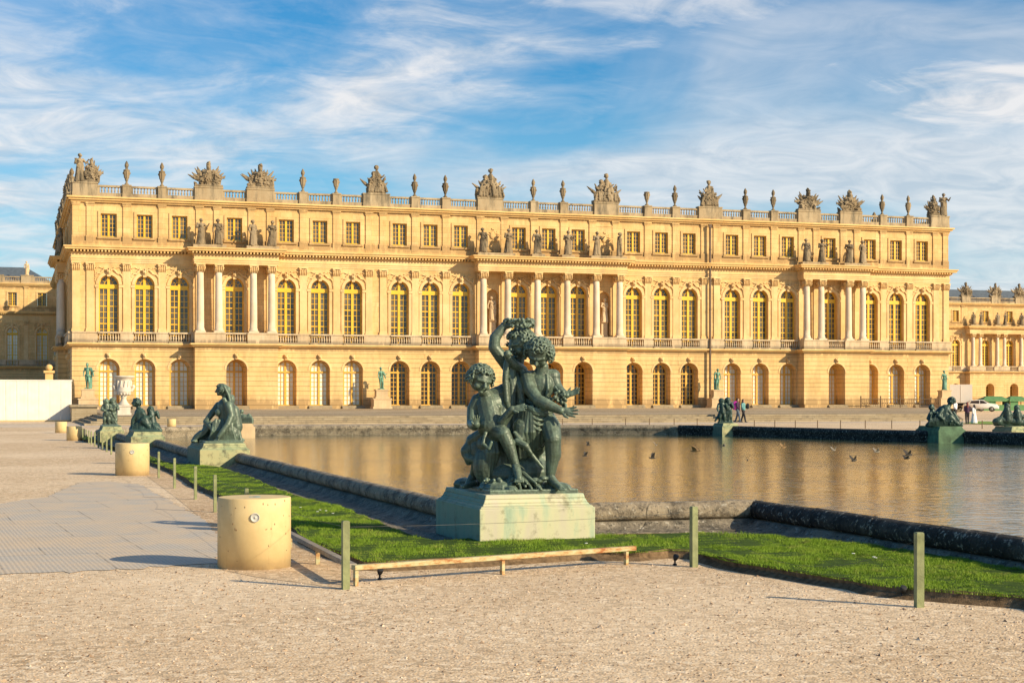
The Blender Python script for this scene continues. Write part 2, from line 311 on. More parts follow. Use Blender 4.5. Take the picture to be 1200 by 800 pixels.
# ------------------------------------------------------------------ mesh builder
class MB:
    def __init__(s): s.v = []; s.f = []; s.smooth = []
    def add(s, vs, fs, sm=False):
        o = len(s.v); s.v += [tuple(v) for v in vs]
        s.f += [tuple(i+o for i in f) for f in fs]; s.smooth += [sm]*len(fs); return s
    def box(s, x0, x1, y0, y1, z0, z1):
        if x0 > x1: x0, x1 = x1, x0
        if y0 > y1: y0, y1 = y1, y0
        vs = [(x, y, z) for z in (z0, z1) for y in (y0, y1) for x in (x0, x1)]
        return s.add(vs, [(0, 2, 3, 1), (4, 5, 7, 6), (0, 1, 5, 4), (2, 6, 7, 3), (0, 4, 6, 2), (1, 3, 7, 5)])
    def frustum(s, cx, cy, z0, z1, a0, b0, a1, b1):
        vs = [(cx+i*a, cy+j*b, z) for (z, a, b) in ((z0, a0, b0), (z1, a1, b1)) for (i, j) in ((-1, -1), (1, -1), (1, 1), (-1, 1))]
        return s.add(vs, [(3, 2, 1, 0), (4, 5, 6, 7)]+[(k, (k+1) % 4, (k+1) % 4+4, k+4) for k in range(4)])
    def lathe(s, prof, cx=0, cy=0, n=16, sm=True):
        vs = []; fs = []
        for (r, z) in prof:
            for k in range(n):
                a = 2*math.pi*k/n; vs.append((cx+r*math.cos(a), cy+r*math.sin(a), z))
        for i in range(len(prof)-1):
            for k in range(n):
                fs.append((i*n+k, i*n+(k+1) % n, (i+1)*n+(k+1) % n, (i+1)*n+k))
        fs.append(tuple(reversed(range(n)))); fs.append(tuple(range((len(prof)-1)*n, len(prof)*n)))
        return s.add(vs, fs, sm)
    def cap(s, p0, p1, r0, r1=None, n=12, m=4):
        """tapered capsule"""
        if r1 is None: r1 = r0
        p0 = Vector(p0); p1 = Vector(p1); ax = p1-p0; L = ax.length
        if L < 1e-6: ax = Vector((0, 0, 1)); L = 1e-6
        q = ax.to_track_quat('Z', 'Y'); vs = []; fs = []
        rings = []
        for i in range(m+1):
            t = -math.pi/2+math.pi/2*i/m; rings.append((r0*math.cos(t), r0*math.sin(t)))
        for i in range(m+1):
            t = math.pi/2*i/m; rings.append((r1*math.cos(t), L+r1*math.sin(t)))
        for (r, z) in rings:
            r = max(r, 1e-4)
            for k in range(n):
                a = 2*math.pi*k/n; vs.append(p0+q @ Vector((r*math.cos(a), r*math.sin(a), z)))
        K = len(rings)
        for i in range(K-1):
            for k in range(n): fs.append((i*n+k, i*n+(k+1) % n, (i+1)*n+(k+1) % n, (i+1)*n+k))
        fs.append(tuple(reversed(range(n)))); fs.append(tuple(range((K-1)*n, K*n)))
        return s.add(vs, fs, True)
    def chain(s, pts, rads, n=12):
        for a, b, ra, rb in zip(pts, pts[1:], rads, rads[1:]): s.cap(a, b, ra, rb, n)
        return s
    def ell(s, c, r, rot=None, n=14, m=9):
        c = Vector(c)
        if isinstance(r, (int, float)): r = (r, r, r)
        vs = []; fs = []
        for i in range(m+1):
            t = -math.pi/2+math.pi*i/m
            for k in range(n):
                a = 2*math.pi*k/n; p = Vector((max(math.cos(t), 1e-3)*math.cos(a)*r[0], max(math.cos(t), 1e-3)*math.sin(a)*r[1], math.sin(t)*r[2]))
                if rot is not None: p = rot @ p
                vs.append(c+p)
        for i in range(m):
            for k in range(n): fs.append((i*n+k, i*n+(k+1) % n, (i+1)*n+(k+1) % n, (i+1)*n+k))
        fs.append(tuple(reversed(range(n)))); fs.append(tuple(range(m*n, (m+1)*n)))
        return s.add(vs, fs, True)
    def curls(s, c, r, n, size, seed=0, keep=None):
        rnd = random.Random(seed); c = Vector(c)
        if isinstance(r, (int, float)): r = (r, r, r)
        for k in range(n):
            z = 1-2*(k+.5)/n; a = k*2.39996+rnd.uniform(-.2, .2); q = math.sqrt(1-z*z)
            d = Vector((q*math.cos(a), q*math.sin(a), z))
            if keep and not keep(d): continue
            p = c+Vector((d.x*r[0], d.y*r[1], d.z*r[2])); t = size*rnd.uniform(.7, 1.3)
            u = d.orthogonal().normalized(); w = d.cross(u); a2 = rnd.uniform(0, 6.28)
            e = (u*math.cos(a2)+w*math.sin(a2))*t*.9
            s.cap(p-e, p+e+d*t*.4, t, t*.6, 7, 3)
        return s
    def mesh(s, name):
        me = bpy.data.meshes.new(name); me.from_pydata([tuple(v) for v in s.v], [], s.f)
        me.polygons.foreach_set('use_smooth', s.smooth); me.update(); return me
def link(name, me, mat, parent=None, loc=(0, 0, 0), rz=0, scale=None):
    o = bpy.data.objects.new(name, me); COL.objects.link(o)
    if mat is not None and len(me.materials) == 0: me.materials.append(mat)
    o.parent = parent; o.location = loc; o.rotation_euler = (0, 0, rz)
    if scale: o.scale = scale
    return o
def tag(o, label, cat, group=None):
    o['label'] = label; o['category'] = cat
    if group: o['group'] = group
    return o
def struct(name, mb, mat):
    o = link(name, mb.mesh(name) if isinstance(mb, MB) else mb, mat); o['kind'] = 'structure'; return o
def thing(name, label, cat, loc=(0, 0, 0), rz=0, group=None, scale=None):
    o = bpy.data.objects.new(name, None); COL.objects.link(o); o.location = loc; o.rotation_euler = (0, 0, rz)
    o.empty_display_size = .3
    if scale: o.scale = (scale,)*3
    return tag(o, label, cat, group)
def rebase(me, p):
    me.transform(Matrix.Translation(-Vector(p)))
def sculpt(name, mb, voxel, smooth=3, disp=0.0, dscale=0.1, sm_f=0.5):
    """fuse overlapping shells into one continuous surface"""
    me0 = mb.mesh(name+'_src'); o = bpy.data.objects.new(name+'_src', me0); COL.objects.link(o)
    r = o.modifiers.new('r', 'REMESH'); r.mode = 'VOXEL'; r.voxel_size = voxel; r.use_smooth_shade = True
    if smooth:
        s = o.modifiers.new('s', 'SMOOTH'); s.factor = sm_f; s.iterations = smooth
    if disp:
        t = bpy.data.textures.new(name, 'CLOUDS'); t.noise_scale = dscale; t.noise_depth = 2
        d = o.modifiers.new('d', 'DISPLACE'); d.texture = t; d.strength = disp; d.mid_level = 0.5
    dg = bpy.context.evaluated_depsgraph_get(); dg.update()
    me = bpy.data.meshes.new_from_object(o.evaluated_get(dg)); me.name = name
    bpy.data.objects.remove(o); bpy.data.meshes.remove(me0)
    me.polygons.foreach_set('use_smooth', [True]*len(me.polygons))
    return me
ORD = ['first', 'second', 'third', 'fourth', 'fifth', 'sixth', 'seventh', 'eighth', 'ninth', 'tenth', 'eleventh', 'twelfth', 'thirteenth', 'fourteenth',
       'fifteenth', 'sixteenth', 'seventeenth', 'eighteenth', 'nineteenth', 'twentieth', 'twenty-first', 'twenty-second', 'twenty-third']
# ------------------------------------------------------------------ facade kit (x = along the wall, -y = out of the wall)
KZ = .988
HW, HG, HA = 0.98, 1.08, 0.80
ZT = 0.6
def arch_pts(uc, hw, zs, n=14):
    return [(uc-hw*math.cos(math.pi*i/n), zs+hw*math.sin(math.pi*i/n)) for i in range(n+1)]
def wall_open(mb, u0, u1, z0, z1, w, ops, depth):
    """ops: (uc, hw, zb, zs, arched)"""
    y = -w; ops = sorted(ops); cur = u0
    def q(a, b, c, d): mb.add([(a, y, c), (b, y, c), (b, y, d), (a, y, d)], [(0, 1, 2, 3)])
    for (uc, hw, zb, zs, ar) in ops:
        q(cur, uc-hw, z0, z1); cur = uc+hw
        if zb > z0: q(uc-hw, uc+hw, z0, zb)
        top = arch_pts(uc, hw, zs) if ar else [(uc-hw, zs), (uc+hw, zs)]
        for (a, za), (b, zb2) in zip(top, top[1:]):
            mb.add([(a, y, za), (b, y, zb2), (b, y, z1), (a, y, z1)], [(0, 1, 2, 3)])
        loop = [(uc-hw, zb)]+top+[(uc+hw, zb)]
        for (a, za), (b, zb2) in zip(loop, loop[1:]+loop[:1]):
            mb.add([(a, y, za), (a, y+depth, za), (b, y+depth, zb2), (b, y, zb2)], [(0, 1, 2, 3)])
    q(cur, u1, z0, z1)
def window_me(hw, zs, kind):
    """returns (frame mesh, sash mesh, pane mesh) with the sill at z = 0 and glass facing -y; zs = spring height"""
    fr = MB(); sa = MB(); pa = MB()
    arched = kind != 'attic'
    st = 0.11 if kind != 'ground' else 0.13; cp = 0.13 if kind == 'first' else 0.11
    if kind == 'attic': cp = 0.10; st = 0.08
    fr.box(-hw, -hw+st, -.06, .06, 0, zs); fr.box(hw-st, hw, -.06, .06, 0, zs)
    fr.box(-cp, cp, -.10, .05, 0.1, zs-.01 if not arched else zs+hw-.05)
    fr.box(-hw+st, hw-st, -.06, .06, 0, 0.1)
    if arched:
        tb = {'first': (zs-.42, zs+.03), 'ground': (zs-.3, zs-.12)}[kind]
        fr.box(-hw+.02, hw-.02, -.13, .06, *tb)
        ring = arch_pts(0, hw, zs, 16); inn = arch_pts(0, hw-st, zs, 16)
        for (a, b), (c, d) in zip(zip(ring, ring[1:]), zip(inn, inn[1:])):
            fr.add([(a[0], -.06, a[1]), (b[0], -.06, b[1]), (d[0], -.06, d[1]), (c[0], -.06, c[1])], [(0, 1, 2, 3)])
            fr.add([(c[0], -.06, c[1]), (d[0], -.06, d[1]), (d[0], .06, d[1]), (c[0], .06, c[1])], [(0, 1, 2, 3)])
    else:
        fr.box(-hw+st, hw-st, -.06, .06, zs-.1, zs)
    mw = 0.03
    top = (zs-.42 if kind == 'first' else zs-.3) if arched else zs-.1
    for s in (-1, 1):
        c = s*(cp+(hw-st-cp)*0.5); sa.box(c-mw, c+mw, -.035, .035, .1, top)
    n = {'first': 9, 'ground': 7, 'attic': 5}[kind]
    for k in range(1, n):
        z = .1+(top-.1)*k/n; big = kind == 'first' and k in (3, 6)
        t = .05 if big else mw-.004
        for s in (-1, 1):
            a, b2 = sorted((s*cp, s*(hw-st)))
            (fr if big else sa).box(a, b2, -.032, .032, z-t, z+t)
    if kind == 'first':
        ir = 0.45
        for k in range(10):
            a0, a1 = math.pi*k/10, math.pi*(k+1)/10
            sa.cap((ir*math.cos(a0), 0, zs+ir*math.sin(a0)), (ir*math.cos(a1), 0, zs+ir*math.sin(a1)), .032, n=5, m=1)
        for a in (35, 65, 115, 145):
            sa.cap((ir*math.cos(R(a)), 0, zs+ir*math.sin(R(a))), ((hw-.05)*math.cos(R(a)), 0, zs+(hw-.05)*math.sin(R(a))), .028, n=5, m=1)
    elif kind == 'ground':
        for s in (-1, 1):
            c = s*(cp+(hw-st-cp)*0.5); sa.box(c-mw, c+mw, -.03, .03, zs-.12, zs+hw*.82)
            a, b2 = sorted((s*cp, s*(hw-.16))); sa.box(a, b2, -.027, .027, zs+.38, zs+.44)
    if arched:
        pts = [(-hw, 0)]+arch_pts(0, hw, zs, 16)+[(hw, 0)]
    else: pts = [(-hw, 0), (-hw, zs), (hw, zs), (hw, 0)]
    N = len(pts)
    pa.add([(p[0], .02, p[1]) for p in pts], [tuple(reversed(range(N)))])
    return fr.mesh(kind+'_frame'), sa.mesh(kind+'_sash'), pa.mesh(kind+'_pane')
WM = {'first': window_me(HW, 5.95, 'first'), 'ground': window_me(HG-.13, 3.72+.1, 'ground'), 'attic': window_me(HA-.03, 2.42, 'attic')}
PANES = {}
for k in WM:
    for g in ('glass', 'glass_dark', 'glass_blind_reflect'):
        me = WM[k][2].copy(); me.materials.append(M[g]); PANES[(k, g)] = me
SILL = {'first': 7.6, 'ground': ZT+.35, 'attic': 18.5}
def balusters(mb, u0, u1, w, z0, z1, n, r):
    for k in range(n):
        u = u0+(u1-u0)*(k+.5)/n; h = z1-z0
        mb.lathe([(r*.8, z0), (r*.8, z0+.08*h), (r*.45, z0+.12*h), (r, z0+.35*h), (r*.5, z0+.75*h), (r*.45, z0+.85*h), (r*.8, z0+.9*h), (r*.8, z1)], u, -w, 7, True)
def mk_balcony(hw):
    mb = MB(); mb.box(-hw, hw, -.16, .16, 0, .2); mb.box(-hw, hw, -.18, .18, .98, 1.15)
    balusters(mb, -hw+.05, hw-.05, 0, .2, .98, 8, .105); return mb.mesh('balustrade')
BALC = mk_balcony(1.12)
def mk_capital(flat):
    mb = MB(); w = .40; d = .12 if flat else .40
    mb.frustum(0, 0, 0, .62, w*.86, d*.8, w*1.0, d*1.0)
    for row, z in ((0, .02), (1, .27)):
        for k in range(-2, 3):
            mb.cap((k*.17+(.05 if row else 0), -d*.9, z), (k*.19, -d*1.12-.07, z+.28), .055, .075, 6, 2)
    if not flat:
        for s in (-1, 1):
            for k in range(-1, 2): mb.cap((s*d*.9, k*.2, .1), (s*d*1.2, k*.22, .45), .06, .08, 6, 2)
    for s in (-1, 1): mb.ell((s*.36, -d-.05, .58), (.13, .13, .13), None, 8, 6)
    mb.box(-.48, .48, -d-.16, d+.08 if flat else d+.16, .68, .8)
    return mb.mesh('capital')
CAPF, CAPC = mk_capital(True), mk_capital(False)
def mk_pil(h):
    mb = MB(); mb.box(-.45, .45, -.2, .05, 0, .2); mb.box(-.42, .42, -.17, .05, .2, .34); mb.box(-.375, .375, -.12, .05, .34, h); return mb.mesh('pilaster')
PIL = mk_pil(7.15-.8)
def mk_col(h):
    mb = MB(); mb.box(-.52, .52, -.52, .52, 0, .16)
    pr = [(.50, .16), (.50, .26), (.42, .32), (.46, .42), (.40, .46), (.405, .5)]
    for i in range(9): t = i/8; pr.append((.40-.055*t**1.6, .5+(h-.5)*t))
    mb.lathe(pr, 0, 0, 20); return mb.mesh('column')
COLU = mk_col(7.15-.8)
def mk_archivolt(r0, r1, pr, legs):
    mb = MB(); a = arch_pts(0, r0, 0, 18); b = arch_pts(0, r1, 0, 18)
    for i in range(18):
        mb.add([(a[i][0], -pr, a[i][1]), (a[i+1][0], -pr, a[i+1][1]), (b[i+1][0], -pr, b[i+1][1]), (b[i][0], -pr, b[i][1])], [(0, 1, 2, 3)])
        mb.add([(b[i][0], -pr, b[i][1]), (b[i+1][0], -pr, b[i+1][1]), (b[i+1][0], .02, b[i+1][1]), (b[i][0], .02, b[i][1])], [(0, 1, 2, 3)])
        mb.add([(a[i][0], -pr, a[i][1]), (a[i+1][0], -pr, a[i+1][1]), (a[i+1][0], .02, a[i+1][1]), (a[i][0], .02, a[i][1])], [(3, 2, 1, 0)])
    if legs:
        for s in (-1, 1):
            mb.box(s*r0, s*r1, -pr, .02, -legs, -.3); mb.box(s*(r0-.01), s*(r1+.12), -pr-.07, .02, -.3, -.04)
    return mb.mesh('archivolt')
ARCF = mk_archivolt(1.0, 1.30, .09, 5.0); ARCG = mk_archivolt(HG+.01, HG+.2, .05, 0)
def mk_relief():
    mb = MB(); rnd = random.Random(3)
    mb.frustum(0, -.08, 0.92, 1.5, .16, .12, .24, .16)
    mb.ell((0, -.27, 1.42), (.17, .15, .24)); mb.ell((0, -.42, 1.38), (.05, .06, .07), None, 6, 4); mb.curls((0, -.2, 1.52), (.22, .14, .22), 16, .07, 2)
    for s in (-1, 1):
        for k in range(15):
            t = k/14; x = s*(.28+1.05*t); z = 1.62-.15*t-.55*t*t+.10*math.sin(9*t)
            mb.ell((x, -.06, z), (.13*rnd.uniform(.6, 1.2), .1, .10*rnd.uniform(.6, 1.3)), None, 7, 4)
        for k in range(7):
            t = k/6; mb.ell((s*(.5+.75*t), -.05, 1.85-.06*math.sin(7*t)), (.10, .08, .06*rnd.uniform(.7, 1.5)), None, 6, 4)
        for k in range(6):
            mb.ell((s*1.38, -.05, 1.5-.2*k), (.08*rnd.uniform(.7, 1.5), .07, .12), None, 6, 4)
    return mb.mesh('spandrel_relief')
RELF = mk_relief()
def mk_key():
    mb = MB(); mb.frustum(0, -.06, HG+.02, HG+.62, .15, .12, .24, .15)
    mb.ell((0, -.22, HG+.34), (.15, .13, .2)); mb.ell((0, -.35, HG+.3), (.045, .05, .06), None, 6, 4); mb.curls((0, -.15, HG+.45), (.2, .12, .16), 12, .06, 5); return mb.mesh('keystone')
KEYG = mk_key()
def mk_awin():
    """eared surround of the attic windows"""
    mb = MB(); h = 2.42; a = HA; b = HA+.26
    mb.box(-b, -a, -.09, .02, -.02, h+.26); mb.box(a, b, -.09, .02, -.02, h+.26); mb.box(-a, a, -.09, .02, h, h+.26)
    mb.box(-b-.08, b+.08, -.17, .02, -.22, -.025); return mb.mesh('window_surround')
AWIN = mk_awin()
def mk_apil(h):
    mb = MB(); mb.box(-.42, .42, -.16, .02, 0, .95); mb.box(-.36, .36, -.11, .02, .95, h-.35); mb.box(-.42, .42, -.16, .02, h-.35, h-.22); mb.box(-.46, .46, -.2, .02, h-.18, h); return mb.mesh('attic_pilaster')
APIL = mk_apil(4.4)
def mk_panel():
    mb = MB(); mb.box(-1.0, 1.0, -.05, .02, 0, 3.1); mb.box(-1.1, -1.0, -.1, .02, -.1, 3.2); mb.box(1.0, 1.1, -.1, .02, -.1, 3.2); mb.box(-1, 1, -.1, .02, 3.1, 3.2); mb.box(-1, 1, -.1, .02, -.1, 0)
    rnd = random.Random(11)
    for k in range(34):
        a = rnd.uniform(0, 6.28); r = rnd.uniform(.15, .8)
        p = Vector((r*math.cos(a), -.08, 1.6+1.25*r*math.sin(a))); q = p+Vector((rnd.uniform(-.3, .3), 0, rnd.uniform(-.35, .35)))
        mb.cap(p, q, .07, .05, 6, 2)
    mb.ell((0, -.1, 1.7), (.3, .12, .42)); return mb.mesh('trophy_relief')
TPAN = mk_panel()
NICHE_Z0, NICHE_ZS, NHW = 8.75, 13.2, .68
def facade(pal, fr, u0, u1, bays, pils, ress, niches=(), blocks=(), gpane=None, dz_g=0.0, ends=(True, True), gskip=(), full=True, seed=1, gopen=(), fpane=None, P=1.7):
    """one storeyed front. fr = (x, y, rz) of the wall foot relative to the palace object"""
    rnd = random.Random(seed)
    def put(name, me, mat, u, w, z, parent=pal):
        c, s = math.cos(fr[2]), math.sin(fr[2])
        return link(name, me, mat, parent, (fr[0]+c*u+s*w, fr[1]+s*u-c*w, z), fr[2])
    def big(name, mb, mat): return put(name, mb.mesh(name), mat, 0, 0, 0)
    zg = ZT+dz_g; sg = SILL['ground']+dz_g
    # ground storey
    g = MB(); segs = []; cur = u0
    for (rc, rh, cols) in sorted(ress):
        segs += [(cur, rc-rh, 0.0), (rc-rh, rc+rh, P)]; cur = rc+rh
    segs.append((cur, u1, 0.0)); segs = [t for (a, b, w) in segs for t in ([(a, -19.5, w), (-19.5, b, w)] if a < -19.5 < b and full else [(a, b, w)])]
    gz = 4.05+.6+dz_g+.1
    for (a, b, w) in segs:
        dp = (.78 if (a+b)/2 < -17 else 1.02) if w == 0 else 2.1
        ops = [(u, HG, sg, gz, True) for u in bays if a < u < b and u not in gskip]
        if w: pass
        wall_open(g, a, b, zg, 7.1, w, ops, dp)
        for u in [u for u in bays if a < u < b and u not in gskip]:
            op = gopen and min(abs(u-x) for x in gopen) < .1
            kind = gpane(u) if gpane else 'glass_blind_reflect'
            wd = put('window', WM['ground'][0], M['gold2'], u, w-dp, sg)
            link('sash', WM['ground'][1], M['gold2'], wd); link('pane', PANES[('ground', kind)], None, wd)
            # splayed inner jambs close the gap beside the frame
            g.box(u-HG, u-HG+.13, -w+dp-.12, -w+dp+.1, sg, gz+HG*.3); g.box(u+HG-.13, u+HG, -w+dp-.12, -w+dp+.1, sg, gz+HG*.3)
            ring = arch_pts(u, HG+.02, gz, 12); inn = arch_pts(u, HG-.17, gz-.02, 12)
            for i in range(12):
                g.add([(ring[i][0], -w+dp-.1, ring[i][1]), (ring[i+1][0], -w+dp-.1, ring[i+1][1]), (inn[i+1][0], -w+dp-.1, inn[i+1][1]), (inn[i][0], -w+dp-.1, inn[i][1])], [(0, 1, 2, 3)])
            if full:
                put('keystone', KEYG, M['trim'], u, w+.02, gz); put('archivolt', ARCG, M['trim'], u, w, gz)
            st = MB(); st.box(-1.25, 1.25, -.55, -.19, zg-.02, sg-.17); st.box(-1.25, 1.25, -.37, -.19, sg-.17, sg-.01)
            put('doorstep', st.mesh('doorstep'), M['step'], u, w, 0)
        c = a
        for u in sorted([u for u in bays if a < u < b and u not in gskip])+[None]:
            e = b if u is None else u-HG-.05
            if e > c: pl = MB(); pl.box(c, e, -w-.18, -w+.02, zg-.3, sg+.02); big('plinth', pl, M['rust'])
            if u is not None: c = u+HG+.05
    for (rc, rh, cols) in ress:
        for s in (-1, 1):
            g.add([(rc+s*rh, -P, zg), (rc+s*rh, 0, zg), (rc+s*rh, 0, 7.1), (rc+s*rh, -P, 7.1)], [(0, 1, 2, 3)])
    big('ground_floor_wall', g, M['rust'])
    # string cornice, following the breaks
    def profile_run(name, steps, mat, dent=False):
        mb = MB()
        for (z0, z1, pr) in steps:
            cur = u0-(pr-.003 if ends[0] else 0); e = u1+(pr-.003 if ends[1] else 0)
            for (rc, rh, cols) in sorted(ress):
                mb.box(cur, rc-rh-pr, -pr, .3, z0, z1); mb.box(rc-rh-pr, rc+rh+pr, -P-pr, .3, z0, z1); cur = rc+rh+pr
            mb.box(cur, e, -pr, .3, z0, z1)
        return big(name, mb, mat)
    profile_run('string_cornice', [(7.1, 7.2, .12), (7.2, 7.34, .3), (7.34, 7.5, .48)], M['cornice'])
    # first floor
    f = MB(); ops = [(u, HW, SILL['first'], SILL['first']+5.95, True) for u in bays]+[(u, NHW, NICHE_Z0, NICHE_ZS, True) for u in niches]
    wall_open(f, u0, u1, 7.45, 17.2, 0, ops, .55); big('first_floor_wall', f, M['wall'])
    for u in bays:
        kind = fpane(u) if fpane else 'glass'
        wd = put('window', WM['first'][0], M['gold'], u, -.5, SILL['first'])
        link('sash', WM['first'][1], M['gold'], wd); link('pane', PANES[('first', kind)], None, wd)
        w = .28
        for (rc, rh, cols) in ress:
            if abs(u-rc) < rh: w = P-.28
        put('balustrade', BALC, M['balc'], u, w, 7.5)
        put('archivolt', ARCF, M['trim'], u, 0, SILL['first']+5.95)
        if full or True: put('spandrel_relief', RELF, M['trim'], u, 0, SILL['first']+5.95-.1)
    for u in niches:
        nb = MB(); pts = [(u-NHW, NICHE_Z0)]+arch_pts(u, NHW, NICHE_ZS)+[(u+NHW, NICHE_Z0)]
        nb.add([(p[0], .54, p[1]) for p in pts], [tuple(range(len(pts)))]); big('niche', nb, M['wall'])
    for i, u in enumerate(pils):
        put('pilaster', PIL, M['trim'], u, 0, 8.65); put('capital', CAPF, M['trim'], u, .06, 15.0)
    # pedestals between the balconies
    def ped_part(c, e, y0, y1, q):
        if e-c < .05: return
        pc = MB(); pc.box(c, e, y0, y1, 7.5, 8.5); pc.box(c, e, y0-q, y1+.03, 8.5, 8.65); big('balcony_pedestal', pc, M['balc'])
    def course(a, b, w, us):
        c = a
        for u in sorted(us)+[None]:
            ped_part(c, b if u is None else u-1.12, -w-.02, .2, .06)
            if u is not None: c = u+1.12
    cur = u0
    for (rc, rh, cols) in sorted(ress):
        course(cur, rc-rh-.002, .3, [u for u in bays if cur < u < rc-rh])
        cc = [rc-rh]
        for u in sorted(u for u in bays if rc-rh < u < rc+rh): cc += [u-1.12, u+1.12]
        cc.append(rc+rh)
        for a, b in zip(cc[::2], cc[1::2]): ped_part(a, b, -P, -P+.95, .06)
        for q in (-1, 1): pc = MB(); pc.box(rc+q*rh, rc+q*(rh-.5), -P+.98, -.0, 7.5, 8.6); big('balcony_pedestal', pc, M['balc'])
        cur = rc+rh+.002
    course(cur, u1, .3, [u for u in bays if u > cur])
    for (rc, rh, cols) in ress:
        for c in cols:
            put('column', COLU, M['column'], rc+c, P-.48, 8.65); put('capital', CAPC, M['trim'], rc+c, P-.48, 15.0)
    profile_run('entablature', [(15.8, 16.0, .06), (16.0, 16.22, .11), (16.22, 16.30, .17), (16.30, 16.78, .08)], M['trim'])
    profile_run('cornice', [(16.78, 16.88, .2), (17.12, 17.28, .72), (17.28, 17.36, .78), (17.36, 17.48, .86)], M['cornice'])
    dn = MB(); spc = .34
    def dents(a, b, w):
        n = max(1, int((b-a)/spc))
        for k in range(n):
            x = a+(b-a)*(k+.5)/n; dn.box(x-.08, x+.08, -w-.60, -w-.05, 16.90, 17.115)
    cur = u0
    for (rc, rh, cols) in sorted(ress):
        dents(cur, rc-rh-.7, 0); dents(rc-rh-.4, rc+rh+.4, P); cur = rc+rh+.7
        for s in (-1, 1):
            for k in range(5): y = -P+.2+k*spc; dn.box(rc+s*rh, rc+s*(rh+.6), y, y+.2, 16.9, 17.115)
    dents(cur, u1, 0)
    big('modillion', dn, M['cornice'])['kind'] = 'stuff'
    # attic
    at = MB()
    wall_open(at, u0, u1, 17.45, 22.05, -.12, [(u, HA, SILL['attic'], SILL['attic']+2.42, False) for u in bays], .35)
    big('attic_wall', at, M['wall'])
    pb = MB(); pb.box(u0, u1, -.02, .3, 17.46, 18.05); big('attic_base', pb, M['wall'])
    for u in bays:
        wd = put('window', WM['attic'][0], M['gold'], u, -.40, SILL['attic'])
        link('sash', WM['attic'][1], M['gold2'], wd); link('pane', PANES[('attic', 'glass')], None, wd)
        put('window_surround', AWIN, M['wall'], u, -.12, SILL['attic'])
    for u in niches: put('trophy_relief', TPAN, M['wall'], u, -.12, 18.25)
    for u in pils: put('attic_pilaster', APIL, M['wall'], u, -.12, 17.64)
    for (rc, rh, cols) in ress:
        lg = MB(); prs = [cols[0:2], cols[-2:]] if len(cols) == 4 or True else []
        for (p0, p1) in [tuple(pr) for pr in prs]+[(c, c) for c in cols[2:-2]]: lg = MB(); lg.box(rc+p0-.75, rc+p1+.75, -P+.05, -.6, 17.48, 17.85); big('statue_ledge', lg, M['grey'])
    def run2(name, steps, mat):
        mb = MB()
        for (z0, z1, pr) in steps: mb.box(u0-(pr if ends[0] else 0), u1+(pr if ends[1] else 0), -pr, .6, z0, z1)
        return big(name, mb, mat)
    run2('attic_cornice', [(22.05, 22.25, .12), (22.25, 22.45, .35), (22.45, 22.62, .52)], M['cornice'])
    # parapet
    run2('parapet_base', [(22.63, 23.05, .0)], M['grey'])
    bl = sorted(blocks)
    for (uc, hw2) in bl:
        b = MB(); top = 24.1 if hw2 > .8 else 23.95
        b.box(-hw2, hw2, -.14, .66, 23.05, top); b.box(-hw2-.06, hw2+.06, -.2, .72, top-.14, top); b.box(-hw2-.03, hw2+.03, -.165, .6, 22.64, 23.06)
        put('parapet_block', b.mesh('parapet_block'), M['grey'], uc, 0, 0)
    for (a, ah), (b, bh) in zip(bl, bl[1:]):
        x0, x1 = a+ah, b-bh
        if x1-x0 < .6: continue
        q = MB(); m = (x1-x0)/2; q.box(-m, m, .05, .42, 23.66, 23.86)
        q.box(-m, -m+.22, .1, .38, 23.05, 23.66); q.box(m-.22, m, .1, .38, 23.05, 23.66)
        balusters(q, -m+.25, m-.25, -.24, 23.05, 23.66, max(3, int((2*m-.5)/.30)), .1)
        put('roof_balustrade', q.mesh('roof_balustrade'), M['grey'], (x0+x1)/2, 0, 0)
    return put
BAYG = [10.2, 13.65, 17.1]; BAYH = [22.5, 26.1, 29.7]; BAYE = [40.6, 44.15, 47.75]
bays = [0, 3.5, -3.5]+[s*b for s in (-1, 1) for b in BAYG+BAYE]+BAYH+[35.2]+[-22.25, -25.85, -29.45, -34.92]
pils = [s*b for s in (-1, 1) for b in (1.75, 5.2, 8.0, 11.92, 15.38, 18.95, 20.5, 42.38, 45.95, 49.6, 51.0)]+[24.3, 27.9, 31.45, 33.4, 37.0, 38.85]+[-24.05, -27.65, -31.17, -33.12, -36.72, -38.57]
ress = [(0, 8.65, [-8.0, -5.2, -1.75, 1.75, 5.2, 8.0]), (-34.92, 4.3, [-3.7, -1.8, 1.8, 3.7]), (35.2, 4.3, [-3.7, -1.8, 1.8, 3.7])]
TRO = [6.85, 19.7]; URN = [1.75, 11.92, 15.38, 42.38, 45.95]; TRX = [32.45, 38.0, -32.2, -37.6]; URX = [24.3, 27.9, -24.05, -27.65]
blocks = [(s*t, 1.45) for s in (-1, 1) for t in TRO]+[(s*t, .42) for s in (-1, 1) for t in URN]+[(t, 1.45) for t in TRX]+[(t, .42) for t in URX]+[(s*50.1, 1.25) for s in (-1, 1)]
def gp(u):
    if 9 < abs(u) < 18: return 'glass_dark'
    if abs(u) < 5: return 'glass_dark'
    return 'glass_blind_reflect'
palace = thing('palace', 'long honey-coloured palace front with columned porticoes and rows of arched yellow windows', 'palace', (XC, YF, 0))
palace.scale = (1, 1, KZ)
facade(palace, (0, 0, 0), -51.4, 51.4, bays, pils, ress, niches=(-6.6, 6.6), blocks=blocks, gpane=gp)
dp = MB(); dp.box(-.09, .09, -.2, 0, ZT, 22.0); dp.box(-.16, .16, -.24, 0, 21.6, 22.0)
for z in (4, 7.6, 12, 16, 19): dp.box(-.13, .13, -.23, 0, z, z+.12)
link('drainpipe', dp.mesh('drainpipe'), M['pipe'], palace, (19.5, -.33, 0))
